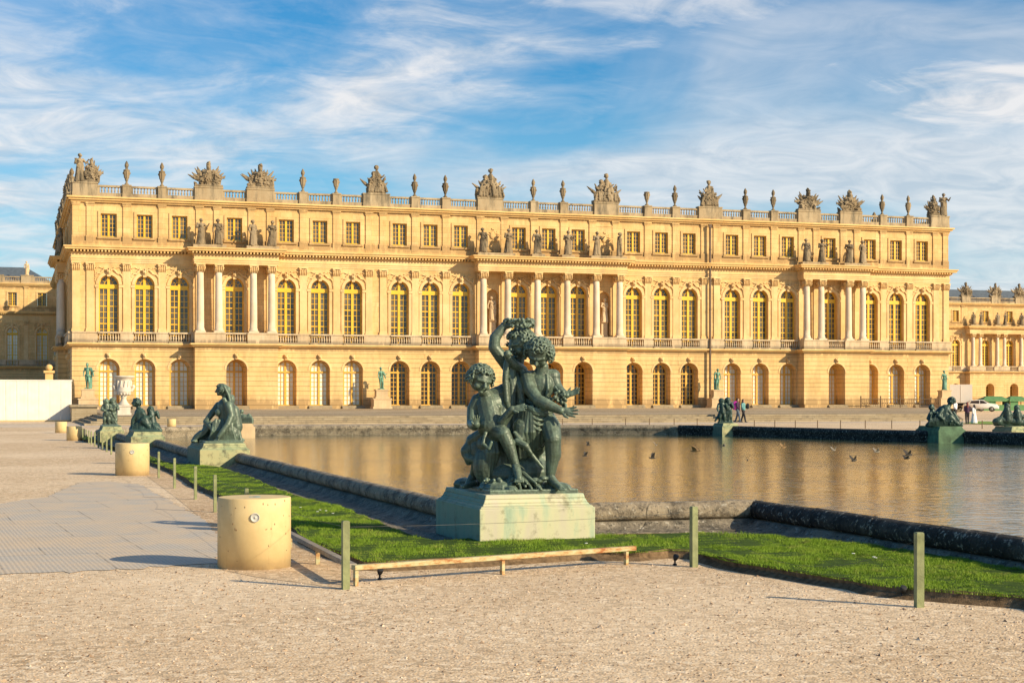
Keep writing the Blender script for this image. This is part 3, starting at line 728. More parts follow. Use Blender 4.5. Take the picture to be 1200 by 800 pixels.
# side fronts
sb = [6+3.6*i for i in range(3)]+[17.5]+[22.3+3.6*i for i in range(14)]
sbl = [(1.25, 1.2), (8, .42), (11.6, .42), (15.4, 1.2), (19.6, 1.2), (24, .42), (31, .42), (38, 1.2), (46, .42), (54, 1.2), (62, .42), (70, 1.2), (80, .42), (90, 1.2), (100, .42), (112, 1.2), (124, .42)]
def side(sgn, full):
    fr = (-51.4, 58, -math.pi/2) if sgn < 0 else (51.4, 0, math.pi/2)
    if sgn < 0:
        f = lambda u: 58-u
        facade(palace, fr, 0, 58, [f(u) for u in sb[:5]], [f(u) for u in (1.6, 4.2, 7.8, 11.4, 19.6, 20.6, 26, 32, 38, 44, 50)], [(f(17.5), 4.3, [-3.7, -1.8, 1.8, 3.7])], blocks=[(f(u), h) for (u, h) in sbl if u < 58], ends=(False, False), seed=4, P=1.05)
        facade(palace, (-48.6, 134, -math.pi/2), 0, 76, [], [8, 20, 32, 44, 56, 68], [], blocks=[(134-u, h) for (u, h) in sbl if u > 58], ends=(False, False), seed=6)
        rw = MB(); rw.box(-51.38, -48.62, 57.9, 58.2, ZT-.3, 22.5); link('rear_wall', rw.mesh('rear_wall'), M['wall'], palace)
    else:
        facade(palace, fr, 0, 134, [], [1.6, 4.2, 7.8, 11.4, 19.6, 24, 30, 36, 42], [], blocks=[(u, h) for (u, h) in sbl], ends=(False, False), seed=5)
side(-1, False); side(1, False)
rf = MB(); rf.box(-51.2, 51.2, .5, 57.9, 22.0, 22.55); rf.box(-48.4, 51.2, 57.9, 133.8, 22.0, 22.55)
rf.frustum(0, 67, 22.55, 23.6, 46, 60, 20, 30); link('roof', rf.mesh('roof'), M['lead'], palace)
bk = MB(); bk.box(-48.4, 51.2, 133.7, 134, ZT-1, 22.3); link('rear_wall', bk.mesh('rear_wall'), M['wall'], palace)
# the two set-back wings
def wing(name, label, x0, x1, wx0, ress_x=None, gp=None):
    w = thing(name, label, 'palace wing', (x0, 302, 0))
    L = x1-x0
    if ress_x is None:
        bs = [u for u in np.arange((.2-x0) % 5.2, L-.9, 5.2) if u > 2]; bs = [float(round(b, 2)) for b in bs][-16:]
        pl = [b+2.4 for b in bs[:-1]]; rs = []
    else: bs, pl, rs = ress_x
    bl = [(b+2.6, 1.1) for b in bs if b+4 < L]
    facade(w, (0, 0, 0), 0, L, bs, pl, rs, blocks=[(0.6, .5)]+bl+[(L-.6, .5)], gpane=lambda u: 'glass_dark', dz_g=-1.0, ends=(False, False), full=False, fpane=(lambda u: 'glass') if ress_x else (lambda u: 'glass_blind_reflect'))  # left wing's first-floor panes have their pale reflections painted in cream
    r = MB(); r.box(0, L, .5, 16, 22, 22.7); r.frustum(L/2, 8, 22.7, 26.0, L/2-1, 6.5, L/2-6, 1.5)
    link('roof', r.mesh('roof'), M['slate'], w)
    return w
wingl = wing('palace_wing', 'shaded far wing of the palace rising behind the white hoarding at the left edge', -36.0, 8.7, 1.0)
wb = [7.4]+[15.0+6.2*i for i in range(8)]
wc = []
for i in range(8):
    for d in (-.9, .9): wc.append(11.9+6.2*i+d-35.7)
wc += [wc[-2]+6.2, wc[-1]+6.2]; wc[-1] = 25.2; wc[-2] = 23.4
wr = wing('palace_wing', 'sunlit far wing with paired columns and small roof trophies right of the main front', 191.0, 262.0, 0, (wb, [3.4, 9.2, 64.0, 69.0], [(35.7, 25.8, wc)]))
# ------------------------------------------------------------------ carved figures
def fig(variant, seed=0, voxel=.012):
    """draped standing figure, unit height, facing -y"""
    rnd = random.Random(seed); mb = MB(); s = rnd.choice((-1, 1)); lean = .02*s
    hipx = .02*s
    mb.box(-.13, .13, -.11, .11, 0, .03)
    # legs
    mb.chain([(.045*s, -.0, .04), (.05*s, .0, .27), (.05*s+hipx, 0, .5)], [.028, .042, .06])
    mb.chain([(-.055*s, -.045, .04), (-.06*s, -.05, .27), (-.035*s+hipx, 0, .5)], [.028, .042, .06])
    for q in (-1, 1): mb.cap((q*.05, -.02 if q == s else -.06, .045), (q*.06, -.09 if q == s else -.12, .035), .026, .018, 8, 2)
    # torso
    mb.ell((hipx, .0, .52), (.085, .065, .07)); mb.cap((hipx, 0, .55), (lean, 0, .72), .065, .078)
    mb.ell((lean, 0, .76), (.10, .06, .06)); mb.cap((lean, 0, .8), (lean*1.3, -.01, .87), .033, .03, 8)
    mb.ell((lean*1.5, -.015, .915), (.045, .055, .062)); mb.ell((lean*1.5, -.07, .91), (.01, .02, .018), None, 6, 4)
    mb.curls((lean*1.5, .0, .93), (.048, .055, .056), 22, .016, seed, lambda d: d.y > -.5 or d.z > .5)
    # arms
    shr = Vector((.095+lean, 0, .79)); shl = Vector((-.095+lean, 0, .79))
    if variant == 0: A = [shr, shr+Vector((.045, .0, -.15)), shr+Vector((.0, -.11, -.21))]; B = [shl, shl+Vector((-.05, .01, -.16)), shl+Vector((-.055, -.06, -.30))]
    elif variant == 1: A = [shr, shr+Vector((.08, -.02, -.13)), shr+Vector((.12, -.10, .0))]; B = [shl, shl+Vector((-.04, .0, -.16)), shl+Vector((.03, -.11, -.13))]
    elif variant == 2: A = [shr, shr+Vector((.05, 0, -.16)), shr+Vector((.06, -.03, -.32))]; B = [shl, shl+Vector((-.09, -.01, -.09)), shl+Vector((-.05, -.06, .06))]
    elif variant == 4: A = [shr, shr+Vector((.07, -.03, -.14)), shr+Vector((.20, -.06, -.10))]; B = [shl, shl+Vector((-.05, 0, -.15)), shl+Vector((-.05, -.04, -.3))]
    else: A = [shr, shr+Vector((.03, -.03, -.15)), shr+Vector((-.06, -.1, -.1))]; B = [shl, shl+Vector((-.05, -.01, -.15)), shl+Vector((.02, -.1, -.2))]
    for C in (A, B):
        mb.chain(C, [.036, .028, .02], 8); mb.ell(C[2]+Vector((0, -.015, 0)), (.02, .024, .018), None, 8, 5)
    # drapery
    if variant in (0, 1, 3):
        for k in range(16):
            a = 2*math.pi*k/16; r0 = .075; r1 = .115+rnd.uniform(-.012, .016)
            mb.cap((hipx+r0*math.cos(a), .8*r0*math.sin(a), .56), (hipx*.5+r1*math.cos(a), .85*r1*math.sin(a)-.01, .05), .017, .02+rnd.uniform(0, .008), 6, 2)
        mb.cap((hipx, 0, .5), (0, -.01, .08), .075, .09)
        for k in range(5):
            z = .6-.03*k; mb.chain([(-.085, -.04, z+.05), (0, -.085, z-.02), (.085, -.05, z+.03)], [.012, .016, .012], 6)
        mb.chain([(-.1, .01, .8), (0, -.065, .72), (.09, -.05, .6), (.1, 0, .5)], [.025, .022, .025, .03], 8)
        mb.chain([(.1, .03, .78), (.12, .03, .55), (.11, .02, .25)], [.025, .035, .04], 8)
    elif variant in (2, 4):
        mb.chain([(-.1*s, .03, .8), (-.12*s, .04, .5), (-.11*s, .03, .05)], [.03, .04, .045], 8)
        mb.chain([(-.11*s, .0, .5), (0, -.07, .5), (.09*s, -.03, .54)], [.03, .025, .02], 8)
        mb.cap((-.1*s, .04, .3), (-.09*s, .03, .03), .05, .06)
        if variant == 4: mb.chain([(.14, .0, .78), (.2, -.02, .6), (.22, -.03, .5)], [.03, .035, .03], 8)
    return sculpt('figure', mb, voxel, 2, .006, .03)
FIG = [fig(v, 10+v) for v in range(5)]+[fig(0, 31), fig(1, 35)]
def place_fig(name, idx, mat, loc, h, rz, label, cat='statue', group=None):
    me = FIG[idx]; me2 = me.copy(); me2.materials.clear(); me2.materials.append(mat)
    o = link(name, me2, None, None, loc, rz, (h, h, h)); tag(o, label, cat, group); return o
_fc = {}
def fmat(idx, mat):
    k = (idx, mat.name)
    if k not in _fc:
        m2 = FIG[idx].copy(); m2.materials.clear(); m2.materials.append(mat); _fc[k] = m2
    return _fc[k]
def place(name, idx, mat, loc, h, rz, label, cat='statue', group=None):
    return tag(link(name, fmat(idx, mat), None, None, loc, rz, (h*wide(mat), h*wide(mat), h)), label, cat, group)
wide = lambda m: 1.28 if m.name == 'statue_stone' else (1.1 if m.name == 'statue_stone_clean' else 1.0)
def F(u, w, z): return (XC+u, YF-w, z*KZ)
side_w = lambda u: 'right' if u > 0 else 'left'
att = [(u, 1.45) for u in (-8.0, -5.2, -1.75, 1.75, 5.2, 8.0)]
for i, u in enumerate((-8.0, -5.2, -1.75, 1.75, 5.2, 8.0)):
    place('attic_statue', (0, 3, 5, 6, 1, 2)[i], M['statue'], F(u, 1.25, 17.85), 2.75, R((-10, 15, 0, -20, 10, 60)[i]),
          'draped stone statue on the attic ledge above the %s column of the central portico' % (ORD[i]), 'statue', 'statues standing on the portico ledges')
for s, nm in ((-1, 'left'), (1, 'right')):
    for i, c in enumerate((-3.7, -1.8, 1.8, 3.7)):
        place('attic_statue', (6, 0, 5, 3)[i] if s < 0 else (0, 1, 3, 5)[i], M['statue'], F((35.2 if s > 0 else -34.92)+c, 1.25, 17.85), 2.75, R((-15, 10, -30, 20)[i]*s),
              'draped stone statue on the attic ledge above the %s column of the %s side portico' % (ORD[i], nm), 'statue', 'statues standing on the portico ledges')
for s, nm in ((-1, 'left'), (1, 'right')):
    pb = MB(); pb.box(-.42, .42, -.35, .3, 0, .2); pb.box(-.35, .35, -.3, .26, .2, 1.5); pb.box(-.42, .42, -.36, .3, 1.5, 1.65)
    o = link('statue_pedestal', pb.mesh('statue_pedestal'), M['statue2'], None, F(s*6.6, -.22, 8.76)); tag(o, 'slim stone pedestal standing in the %s niche of the central portico' % nm, 'pedestal')
    place('niche_statue', 0 if s < 0 else 3, M['statue2'], F(s*6.6, -.02, 10.38), 2.75, R(8*s), 'pale carved statue standing in the %s arched niche of the central portico' % nm, 'statue', 'statues in the portico niches')
# roof vases
def urn_me(flame):
    mb = MB(); pr = [(.30, 0), (.30, .12), (.16, .2), (.12, .4), (.2, .5), (.33, 1.0), (.38, 1.35), (.36, 1.5), (.42, 1.56), (.42, 1.66)]
    if flame: pr += [(.2, 1.7), (.14, 1.85), (.24, 2.0), (.26, 2.2), (.16, 2.45), (.03, 2.65)]
    mb.lathe(pr, 0, 0, 14)
    for k in range(8):
        a = k*math.pi/4; mb.cap((.3*math.cos(a), .3*math.sin(a), .8), (.39*math.cos(a), .39*math.sin(a), 1.4), .05, .07, 6, 2)
    for s in (-1, 1): mb.ell((s*.42, 0, 1.3), (.1, .12, .14), None, 8, 5)
    if flame: mb.curls((0, 0, 2.15), (.2, .2, .3), 14, .07, 4)
    return sculpt('roof_vase', mb, .045, 1)
URN_F, URN_S = urn_me(True), urn_me(False)
URN_F.materials.append(M['statue']); URN_S.materials.append(M['statue'])
us = sorted([s*u for s in (-1, 1) for u in URN]+URX)
for i, u in enumerate(us):
    short = abs(u+24.05) < .1 or abs(u-11.92) < .1
    tag(link('roof_vase', URN_S if short else URN_F, None, None, F(u, -.26, 23.96), 0, (.8, .8, .95)),
        ('short flat-topped stone vase without flame, %s roof vase from the left' if short else 'stone vase with carved flame, %s vase along the roof from the left') % ORD[i], 'vase', 'stone vases along the roof balustrade')
def trophy_me(seed, figures=False, narrow=False):
    rnd = random.Random(seed); mb = MB(); wd = .7 if narrow else 1.0
    mb.box(-1.4*wd, 1.4*wd, -.45, .4, 0, .22)
    if figures:
        for (x, hh, ln) in ((-.75, 2.3, .25), (.1, 3.0, 0), (.85, 2.0, -.3)):
            x *= wd
            mb.cap((x, 0, .2), (x+ln*.3, 0, hh*.45), .46, .30); mb.cap((x+ln*.3, 0, hh*.45), (x+ln, -.05, hh*.78), .3, .27)
            mb.ell((x+ln*1.2, -.08, hh*.95), (.18, .2, .23)); mb.curls((x+ln*1.2, 0, hh*.99), .2, 14, .07, seed)
            for s in (-1, 1):
                e = Vector((x+ln+s*rnd.uniform(.35, .55), -.2, hh*rnd.uniform(.5, .7))); mb.chain([(x+ln+s*.25, 0, hh*.76), e, e+Vector((s*rnd.uniform(-.1, .35), -.1, rnd.uniform(-.1, .5)))], [.12, .1, .07], 8)
            for k in range(5):
                a = rnd.uniform(-1.2, 1.2); mb.cap((x+.3*a, -.35, hh*.5), (x+.5*a, -.45, .25), .09, .13, 6, 2)
    else:
        mb.cap((0, 0, .4), (0, 0, 1.5), .42, .5); mb.ell((0, -.1, 1.5), (.55, .4, .4)); mb.ell((0, -.1, 2.15), (.25, .28, .3)); mb.chain([(0, .15, 2.2), (0, .05, 2.62), (.12, -.1, 2.78)], [.16, .13, .07], 8); mb.curls((0, .0, 2.5), (.18, .25, .22), 14, .08, seed)
        for s in (-1, 1): mb.ell((s*.5, 0, 1.72), (.22, .22, .2)); mb.cap((s*.35, 0, .9), (s*.85, -.1, .35), .22, .16)
    nf = 11 if not figures else 6
    for k in range(nf):   # furled banners and spears fanned behind
        a = R(-62+124*(k+.5)/nf)+rnd.uniform(-.06, .06); L = rnd.uniform(1.75, 2.4)*(1-.22*abs(a)) if not figures else rnd.uniform(1.4, 2.1)
        p = Vector((a*.5, .12, .5)); q = p+Vector((math.sin(a)*L*wd, rnd.uniform(-.1, .15), math.cos(a)*L*.92))
        mb.cap(p, p+(q-p)*.6, .15, .2, 7, 2); mb.cap(p+(q-p)*.55, q, .2, .05, 7, 2)
        if k % 3 == 1: mb.cap(p+(q-p)*.7, p+(q-p)*.85+Vector((.12, 0, -.1)), .13, .08, 7, 2)
    for k in range(16):
        x = rnd.uniform(-1.2, 1.2)*wd; z = rnd.uniform(.35, 1.6-abs(x)*.7)
        mb.ell((x, -.3, z), (rnd.uniform(.16, .32), .12, rnd.uniform(.16, .34)), Matrix.Rotation(rnd.uniform(-.6, .6), 3, 'Y'), 10, 6)
    for k in range(14):
        x = rnd.uniform(-1.3, 1.3)*wd; mb.cap((x, rnd.uniform(-.3, .2), .3), (x*1.12, rnd.uniform(-.35, .2), rnd.uniform(.4, .95)), .2, .1, 7, 2)
    for k in range(60):   # carved clutter: laurels, hafts, plumes
        x = rnd.uniform(-1.15, 1.15)*wd; z = rnd.uniform(.3, 2.0-abs(x)*.75); y = -.42-rnd.uniform(0, .12)+.1*abs(x); a = rnd.uniform(0, 6.28); q = rnd.uniform(.08, .2)
        mb.cap((x, y, z), (x+q*math.cos(a), y-.05, z+q*math.sin(a)), rnd.uniform(.035, .075), rnd.uniform(.03, .06), 6, 2)
    me = sculpt('trophy', mb, .045, 0, .08, .12); me.materials.append(M['statue']); return me
TR = [trophy_me(1), trophy_me(2), trophy_me(3, True, True), trophy_me(4, True), trophy_me(5, True)]
TRN = [trophy_me(8, False, True)]
trs = [(-37.6, 0, 1, 'carved stone trophy with a tall helmet'), (-32.2, 1, 1, 'carved stone trophy'), (-19.7, 2, 1, 'narrow carved figure group'),
       (-6.85, 3, 1.08, 'tall carved group'), (6.85, 4, 1.08, 'tall carved figure group'), (19.7, 2, -1, 'narrow carved group'),
       (32.45, 0, -1, 'carved stone trophy'), (38.0, 1, -1, 'carved stone trophy')]
wh = {-37.6: 'above the left portico', -32.2: 'above the right side of the left portico', -19.7: 'between left and central porticoes', -6.85: 'above the left niche',
      6.85: 'above the right niche of the central portico', 19.7: 'over the drainpipe right of the centre', 32.45: 'above the left side of the right portico', 38.0: 'above the right side of the right portico'}
for (u, i, sx, lb) in trs:
    o = link('roof_trophy', TR[i], None, None, F(u, -.26, 24.1), 0, (sx*1.04, abs(sx)*1.0, abs(sx)*.96)); tag(o, lb+' on the roof, '+wh[u], 'sculpture', 'carved trophies along the roof')
# corner groups: a standing figure beside a trophy
for s, nm in ((-1, 'left'), (1, 'right')):
    place('corner_statue', 1 if s < 0 else 6, M['statue'], F(s*50.7, -.2, 24.1), 2.95 if s < 0 else 2.8, R(-20*s), 'tall stone statue at the extreme %s corner of the palace roof' % nm, 'statue', 'statues on the roof corners')
    o = link('corner_trophy', TRN[0], None, None, F(s*49.45, -.28, 24.1), 0, (-s*.8, .8, .9)); tag(o, 'small carved trophy crowded beside the %s corner statue on the roof' % nm, 'sculpture', 'carved trophies on the roof corners')
# statues of the shaded left side front and its trophies
for i, (y, h) in enumerate([(12.8, 2.75), (14.7, 2.75), (20.3, 2.75), (22.2, 2.75)]):
    place('side_statue', (0, 3, 5, 6)[i], M['statue'], (XC-51.4-.75, YF+y+.05, 17.85*KZ), h, R(-90), 'stone statue on the shaded side ledge, %s from the front corner' % ORD[i], 'statue', 'statues on the side front ledge')
for i, (u, hw) in enumerate(sbl):
    if hw > 1: o = link('roof_trophy', TR[i % 2], None, None, (XC-51.4+.26+(2.8 if u > 58 else 0), YF+u, 24.1*KZ), R(-90)) if u > 2 else None
    else: o = link('roof_vase', URN_F, None, None, (XC-51.4+.26+(2.8 if u > 58 else 0), YF+u, 23.96*KZ))
    if o: tag(o, ('carved trophy' if hw > 1 else 'stone vase')+' on the balustrade of the shaded left side, %s from the front corner' % ORD[i], 'sculpture' if hw > 1 else 'vase', 'side roof ornaments')
# three vases of the rear roof seen over the right end
for i, (px, h) in enumerate([(1021, 1.0), (1071, 1.7), (1080, .8)]):
    p = W(px, 262 if i else 258, 228); 
    o = link('roof_vase', URN_F, None, None, (p.x, p.y, 22.6), 0, (1.0, 1.0, 1.0)); o.location = (XC+40+i*3.2+(3 if i else 0), YF+14, 23.2)
    tag(o, 'stone vase further back behind the right end roof balustrade, %s from the left' % ORD[i], 'vase', 'vases on the rear roof')
    q = MB(); q.box(-.5, .5, -.5, .5, 0, .9); k = tag(link('roof_block', q.mesh('roof_block'), M['grey'], None, (o.location.x, o.location.y, 22.4)), 'stone block under the %s of the rear roof vases' % ORD[i], 'pedestal')
# wings
WX = 191.0
for i in range(7):
    u = 11.9+6.2*i
    for j, d in enumerate((-.9, .9)):
        place('wing_statue', (0, 3, 5, 6)[(i*2+j) % 4], M['statue'], (WX+u+d, 302-1.45, 17.85), 2.7, R(20*j), 'small far statue on the right wing ledge, %s one of the %s pair' % (('left', 'right')[j], ORD[i]), 'statue', 'statues on the right wing ledge')
for i, u in enumerate([7.4]+[15.0+6.2*k for k in range(7)]):
    tag(link('wing_trophy', TR[(i+1) % 2], None, None, (WX+u+2.7, 302.3, 24.1), 0, (1.1, 1.1, 1.1)), 'far carved trophy on the roof of the right wing, %s from the left' % ORD[i], 'sculpture', 'trophies on the right wing roof')
place('wing_statue', 0, M['statue2'], (2.75, 302.3, 24.1), 2.6, 0, 'small pale statue on the roof balustrade of the shaded left wing', 'statue')
# ------------------------------------------------------------------ ground, basin, lawn
WL = -.12
near_C = [Vector((10.1, 3.0, 0)), Vector((10.15, 20.35, 0))]
ring = [(10.1, 3.0), (10.15, 20.35), (6.0, 20.35), (5.8, 42.6), (4.95, 43.6), (4.9, 56.6), (4.3, 57.6), (4.25, 66.0), (3.85, 67.0), (3.85, 73.0)]
far = [(192, 512.5), (297, 510), (600, 508.5), (795, 509.5), (862, 511), (1070, 518), (1130, 519), (1200, 521.5), (1330, 525)]
ring += [tuple(G(px, py, WL).xy) for (px, py) in far]
ring += [(80.0, 30.0), (80.0, 3.0)]
def offset(poly, d):
    """offset a closed polygon outwards (poly is clockwise or not; sign found from the area)"""
    n = len(poly); area = sum(poly[i][0]*poly[(i+1) % n][1]-poly[(i+1) % n][0]*poly[i][1] for i in range(n)); sg = 1 if area > 0 else -1
    out = []
    for i in range(n):
        a = Vector(poly[i-1]); b = Vector(poly[i]); c = Vector(poly[(i+1) % n])
        d1 = (b-a).normalized(); d2 = (c-b).normalized()
        n1 = Vector((d1.y, -d1.x))*sg; n2 = Vector((d2.y, -d2.x))*sg
        m = (n1+n2); m = m.normalized() if m.length > 1e-6 else n1
        k = d/max(.45, m.dot(n1)); out.append((b.x+m.x*k, b.y+m.y*k))
    return out
def poly_mesh(name, outer, holes, z):
    bm = bmesh.new(); es = []
    for lp in [outer]+holes:
        vs = [bm.verts.new((p[0], p[1], z)) for p in lp]
        es += [bm.edges.new((vs[i], vs[(i+1) % len(vs)])) for i in range(len(vs))]
    bmesh.ops.triangle_fill(bm, use_beauty=True, use_dissolve=False, edges=es, normal=(0, 0, 1))
    for f in bm.faces:
        if f.normal.z < 0: f.normal_flip()
    me = bpy.data.meshes.new(name); bm.to_mesh(me); bm.free(); return me
hole = offset(ring, .9)
struct('ground', poly_mesh('ground', [(-900, -60), (1500, -60), (1500, 1800), (-900, 1800)], [hole], 0.0), M['gravel'])
def water_mat():
    m, nt, b = new_mat('basin_water')
    b.inputs['Base Color'].default_value = (0.06, 0.085, 0.05, 1); b.inputs['Roughness'].default_value = 0.07
    b.inputs['IOR'].default_value = 1.333; b.inputs['Specular IOR Level'].default_value = 0.9
    v = coords(nt, True, (1, 1, 1), (0, 0, R(17.6)))
    mp = nt.nodes.new('ShaderNodeMapping'); mp.inputs['Scale'].default_value = (1.1, 1.2, 1); nt.links.new(v, mp.inputs[0])
    a = noise(nt, mp.outputs[0], 2.2, 3, 0.5, 0.6); c = noise(nt, mp.outputs[0], 6.5, 3, 0.6, 0.5); d = noise(nt, mp.outputs[0], 0.16, 3, 0.55)
    h = mth(nt, 'ADD', mth(nt, 'MULTIPLY', a, 1.0), mth(nt, 'MULTIPLY', c, 0.3))
    h = mth(nt, 'MULTIPLY', h, ramp(nt, d, [(0.35, 0.55), (0.65, 1.0)]))
    n = bump(nt, b, h, 1.0, 0.027)
    return m
M['water'] = water_mat()
struct('water', poly_mesh('water', offset(ring, .05), [], WL), M['water'])
# stone rim: sections swept along the outline, each a length of coping of its own
o_pts = {}
def sweep(poly, prof, closed, wob=0.0, seg=.45, rng=None, joint=0.0):
    """prof: list of (offset outwards, z); joint = depth of the open joints between the cut stones"""
    rnd = random.Random(5); rails = [offset(poly, p[0]) for p in prof]; deep = [offset(poly, p[0]+(.10-p[0])*.05) for p in prof]
    n = len(poly); mb = MB(); idx = rng if rng is not None else range(n); m = len(prof)
    for i in idx:
        j = (i+1) % n; L = (Vector(poly[j])-Vector(poly[i])).length; far_ = min(Vector(poly[j]).length, Vector(poly[i]).length)
        st = []; x = 0.0
        if far_ < 50:
            while x < L-.05:
                w = min(1.55+rnd.uniform(-.12, .12), L-x); lift = rnd.uniform(-.006, .006)
                k = max(2, int(w/seg))
                st.append((x+.010, 0, lift)); st += [(x+.035+(w-.07)*q/k, 0, lift) for q in range(k+1)]; st.append((x+w-.010, 0, lift))
                st.append((x+w, 1, 0)); x += w
        else: st = [(L*q/max(1, int(L/3)), 0, 0) for q in range(max(1, int(L/3))+1)]
        st = [(0, 0, 0)]+st if st[0][0] > 0 else st
        if st[-1][1]: st[-1] = (L, 0, 0)
        vs = []
        for (x, jt, lift) in st:
            t = min(1, x/L)
            for q, ((o, z)) in enumerate(prof):
                rl = deep if (jt and joint) else rails
                e = rnd.uniform(-wob, wob)+lift if 0 < t < 1 else 0
                vs.append((rl[q][i][0]*(1-t)+rl[q][j][0]*t, rl[q][i][1]*(1-t)+rl[q][j][1]*t, z+e-(joint if jt else 0)))
        k = len(st); mb.add(vs, [(a*m+b, a*m+b+1, (a+1)*m+b+1, (a+1)*m+b) for a in range(k-1) for b in range(m-1)], True)
    return mb
roll = [(0.0, WL-.3), (0.0, .13), (-.04, .17), (-.06, .25), (-.03, .33), (.04, .385), (.12, .40), (.20, .385), (.26, .33), (.285, .26), (.26, .19), (.20, .155), (.17, .15)]
apron = [(.15, .15), (.30, .14), (.33, .10), (.42, .055), (.60, .02), (.62, .035), (.68, .03), (.70, .01), (.80, -.005), (.82, .012), (.90, .01), (.95, -.04)]
NR = len(ring)
def coping(idx, mat, label):
    o = thing('basin_coping', label, 'coping', (*ring[idx[0]], 0), 0, 'stone copings round the basin')
    for nm, pr, mt, wb in (('coping_roll', roll, mat, .004), ('coping_apron', apron, M['apron'], .002)):
        me = sweep(ring, pr, True, wb, .3, idx, .004).mesh(nm); rebase(me, o.location); link(nm, me, mt, o)
    return o
coping([0], M['coping_black'], 'black lichen-spotted rounded stone coping running towards the right foreground beside the grass')
coping([1], M['coping'], 'brown lichen-spotted rounded coping between the big bronze group and the basin corner')
coping([2, 3, 4, 5, 6, 7, 8], M['coping'], 'long dark rounded coping of the basin receding along the left lawn')
coping([9, 10, 11], M['coping'], 'low brown coping along the far left side of the basin')
coping([12], M['coping'], 'short tan stretch of far coping left of the small bronze children')
coping([13, 14, 15, 16], M['coping_black'], 'black shaded coping of the far right side of the basin')
coping([17, 18, 19], M['coping_black'], 'basin coping far off to the right edge')
# black stretch of the inner far wall, algae and shade in its colour
# grey ground grid, coarse verge, path and terrace
grid_px = [(0, 672.5), (85, 671), (150, 667), (192, 664), (256, 660), (256, 626), (232, 605), (205, 590), (165, 568), (130, 564), (93, 565), (55, 582), (0, 590)]
gp_ = [tuple(G(x, y).xy) for x, y in grid_px]; gp_ = [(-9, gp_[0][1])]+gp_+[(-9, gp_[-1][1])]
rj0 = random.Random(8); gw = []
for a, b in zip(gp_, gp_[1:]+gp_[:1]):
    k = max(1, int(math.dist(a, b)/.12))
    for i in range(k): t = i/k; gw.append((a[0]*(1-t)+b[0]*t+rj0.uniform(-.05, .05), a[1]*(1-t)+b[1]*t+rj0.uniform(-.12, .12)))
mo = struct('path', poly_mesh('path', gw, [], .006), M['mat'])
verge_px = [(256, 640), (262, 668), (300, 676), (405, 690), (430, 676), (350, 628), (256, 585), (205, 556), (150, 533), (135, 530), (150, 540), (175, 560), (205, 582), (232, 604)]
struct('path', poly_mesh('path', [tuple(G(x, y).xy) for x, y in verge_px], [], .003), M['coarse'])
LO = [(96, 507.5), (115, 516), (150, 529), (180, 540), (206, 550), (228, 564), (256, 575), (300, 595), (341.5, 614), (380, 637), (429, 654), (460, 654.5), (520, 652), (600, 648), (680, 643), (750, 644), (785, 641), (810, 642), (853, 653), (940, 667), (1027, 681), (1113, 690), (1200, 695), (1330, 720)]
lo = [tuple(G(x, y, .12).xy) for x, y in LO]; 
hi = list(reversed([(p[0], p[1]) for p in offset(ring, .95)[0:10]]))
# inner boundary of the lawn: the apron edge (far end first), passing behind the bronze group's pedestal
HI = [(1200, 656), (1070, 642), (962, 629), (897, 624), (823, 620.6), (767, 622), (697, 624), (560, 627), (508, 630), (484, 625), (450, 612), (420, 600), (396, 590), (360, 583), (320, 569), (292, 556), (274, 551), (254, 545)]
inner = [tuple(G(x, y, .13).xy) for x, y in HI]
inner = [(10.6, lo[-1][1])]+inner+[offset(ring, 1.0)[i] for i in range(4, 10)]
lawn = lo+inner+[(3.05, 74.0)]
struct('paving', poly_mesh('paving', [(5.0, 17.9), (11.5, 17.9), (11.5, 19.6), (5.0, 19.6)], [], .012), M['apron'])
struct('paving', poly_mesh('paving', [(9.2, 8), (9.5, 8), (9.5, 17.9), (8.9, 17.9)], [], .010), M['apron'])
rj = random.Random(2)
def wavy(pl, step=.35, amp=.03):
    out = []
    for a, b in zip(pl, pl[1:]+pl[:1]):
        L = math.dist(a, b); k = max(1, int(L/step)) if L < 80 and a[1] < 45 else max(1, int(L/3))
        for i in range(k):
            t = i/k; out.append((a[0]*(1-t)+b[0]*t+rj.uniform(-amp, amp), a[1]*(1-t)+b[1]*t+rj.uniform(-amp, amp)))
    return out
lawn_w = wavy(lawn)
nl = len(lawn_w)
bank = offset(lawn_w, .10)
lm = MB(); zs = [.10+rj.uniform(-.012, .012) for _ in lawn_w]
lm.add([(p[0], p[1], z) for p, z in zip(lawn_w, zs)]+[(p[0]+rj.uniform(-.03, .03), p[1]+rj.uniform(-.03, .03), .05+rj.uniform(-.02, .02)) for p in offset(lawn_w, .01)]+[(p[0]+rj.uniform(-.04, .04), p[1]+rj.uniform(-.04, .04), -.02) for p in offset(lawn_w, .12)],
       [(i, i+nl, (i+1) % nl+nl, (i+1) % nl) for i in range(nl)]+[(i+nl, i+2*nl, (i+1) % nl+2*nl, (i+1) % nl+nl) for i in range(nl)])
sb_ = struct('ground', lm, M['soil']); 
struct('lawn_ground', poly_mesh('lawn_ground', lawn_w, [], .098), simple('turf', (0.05, 0.085, 0.012), .9, 0, .35, 9, .5, True, .1))
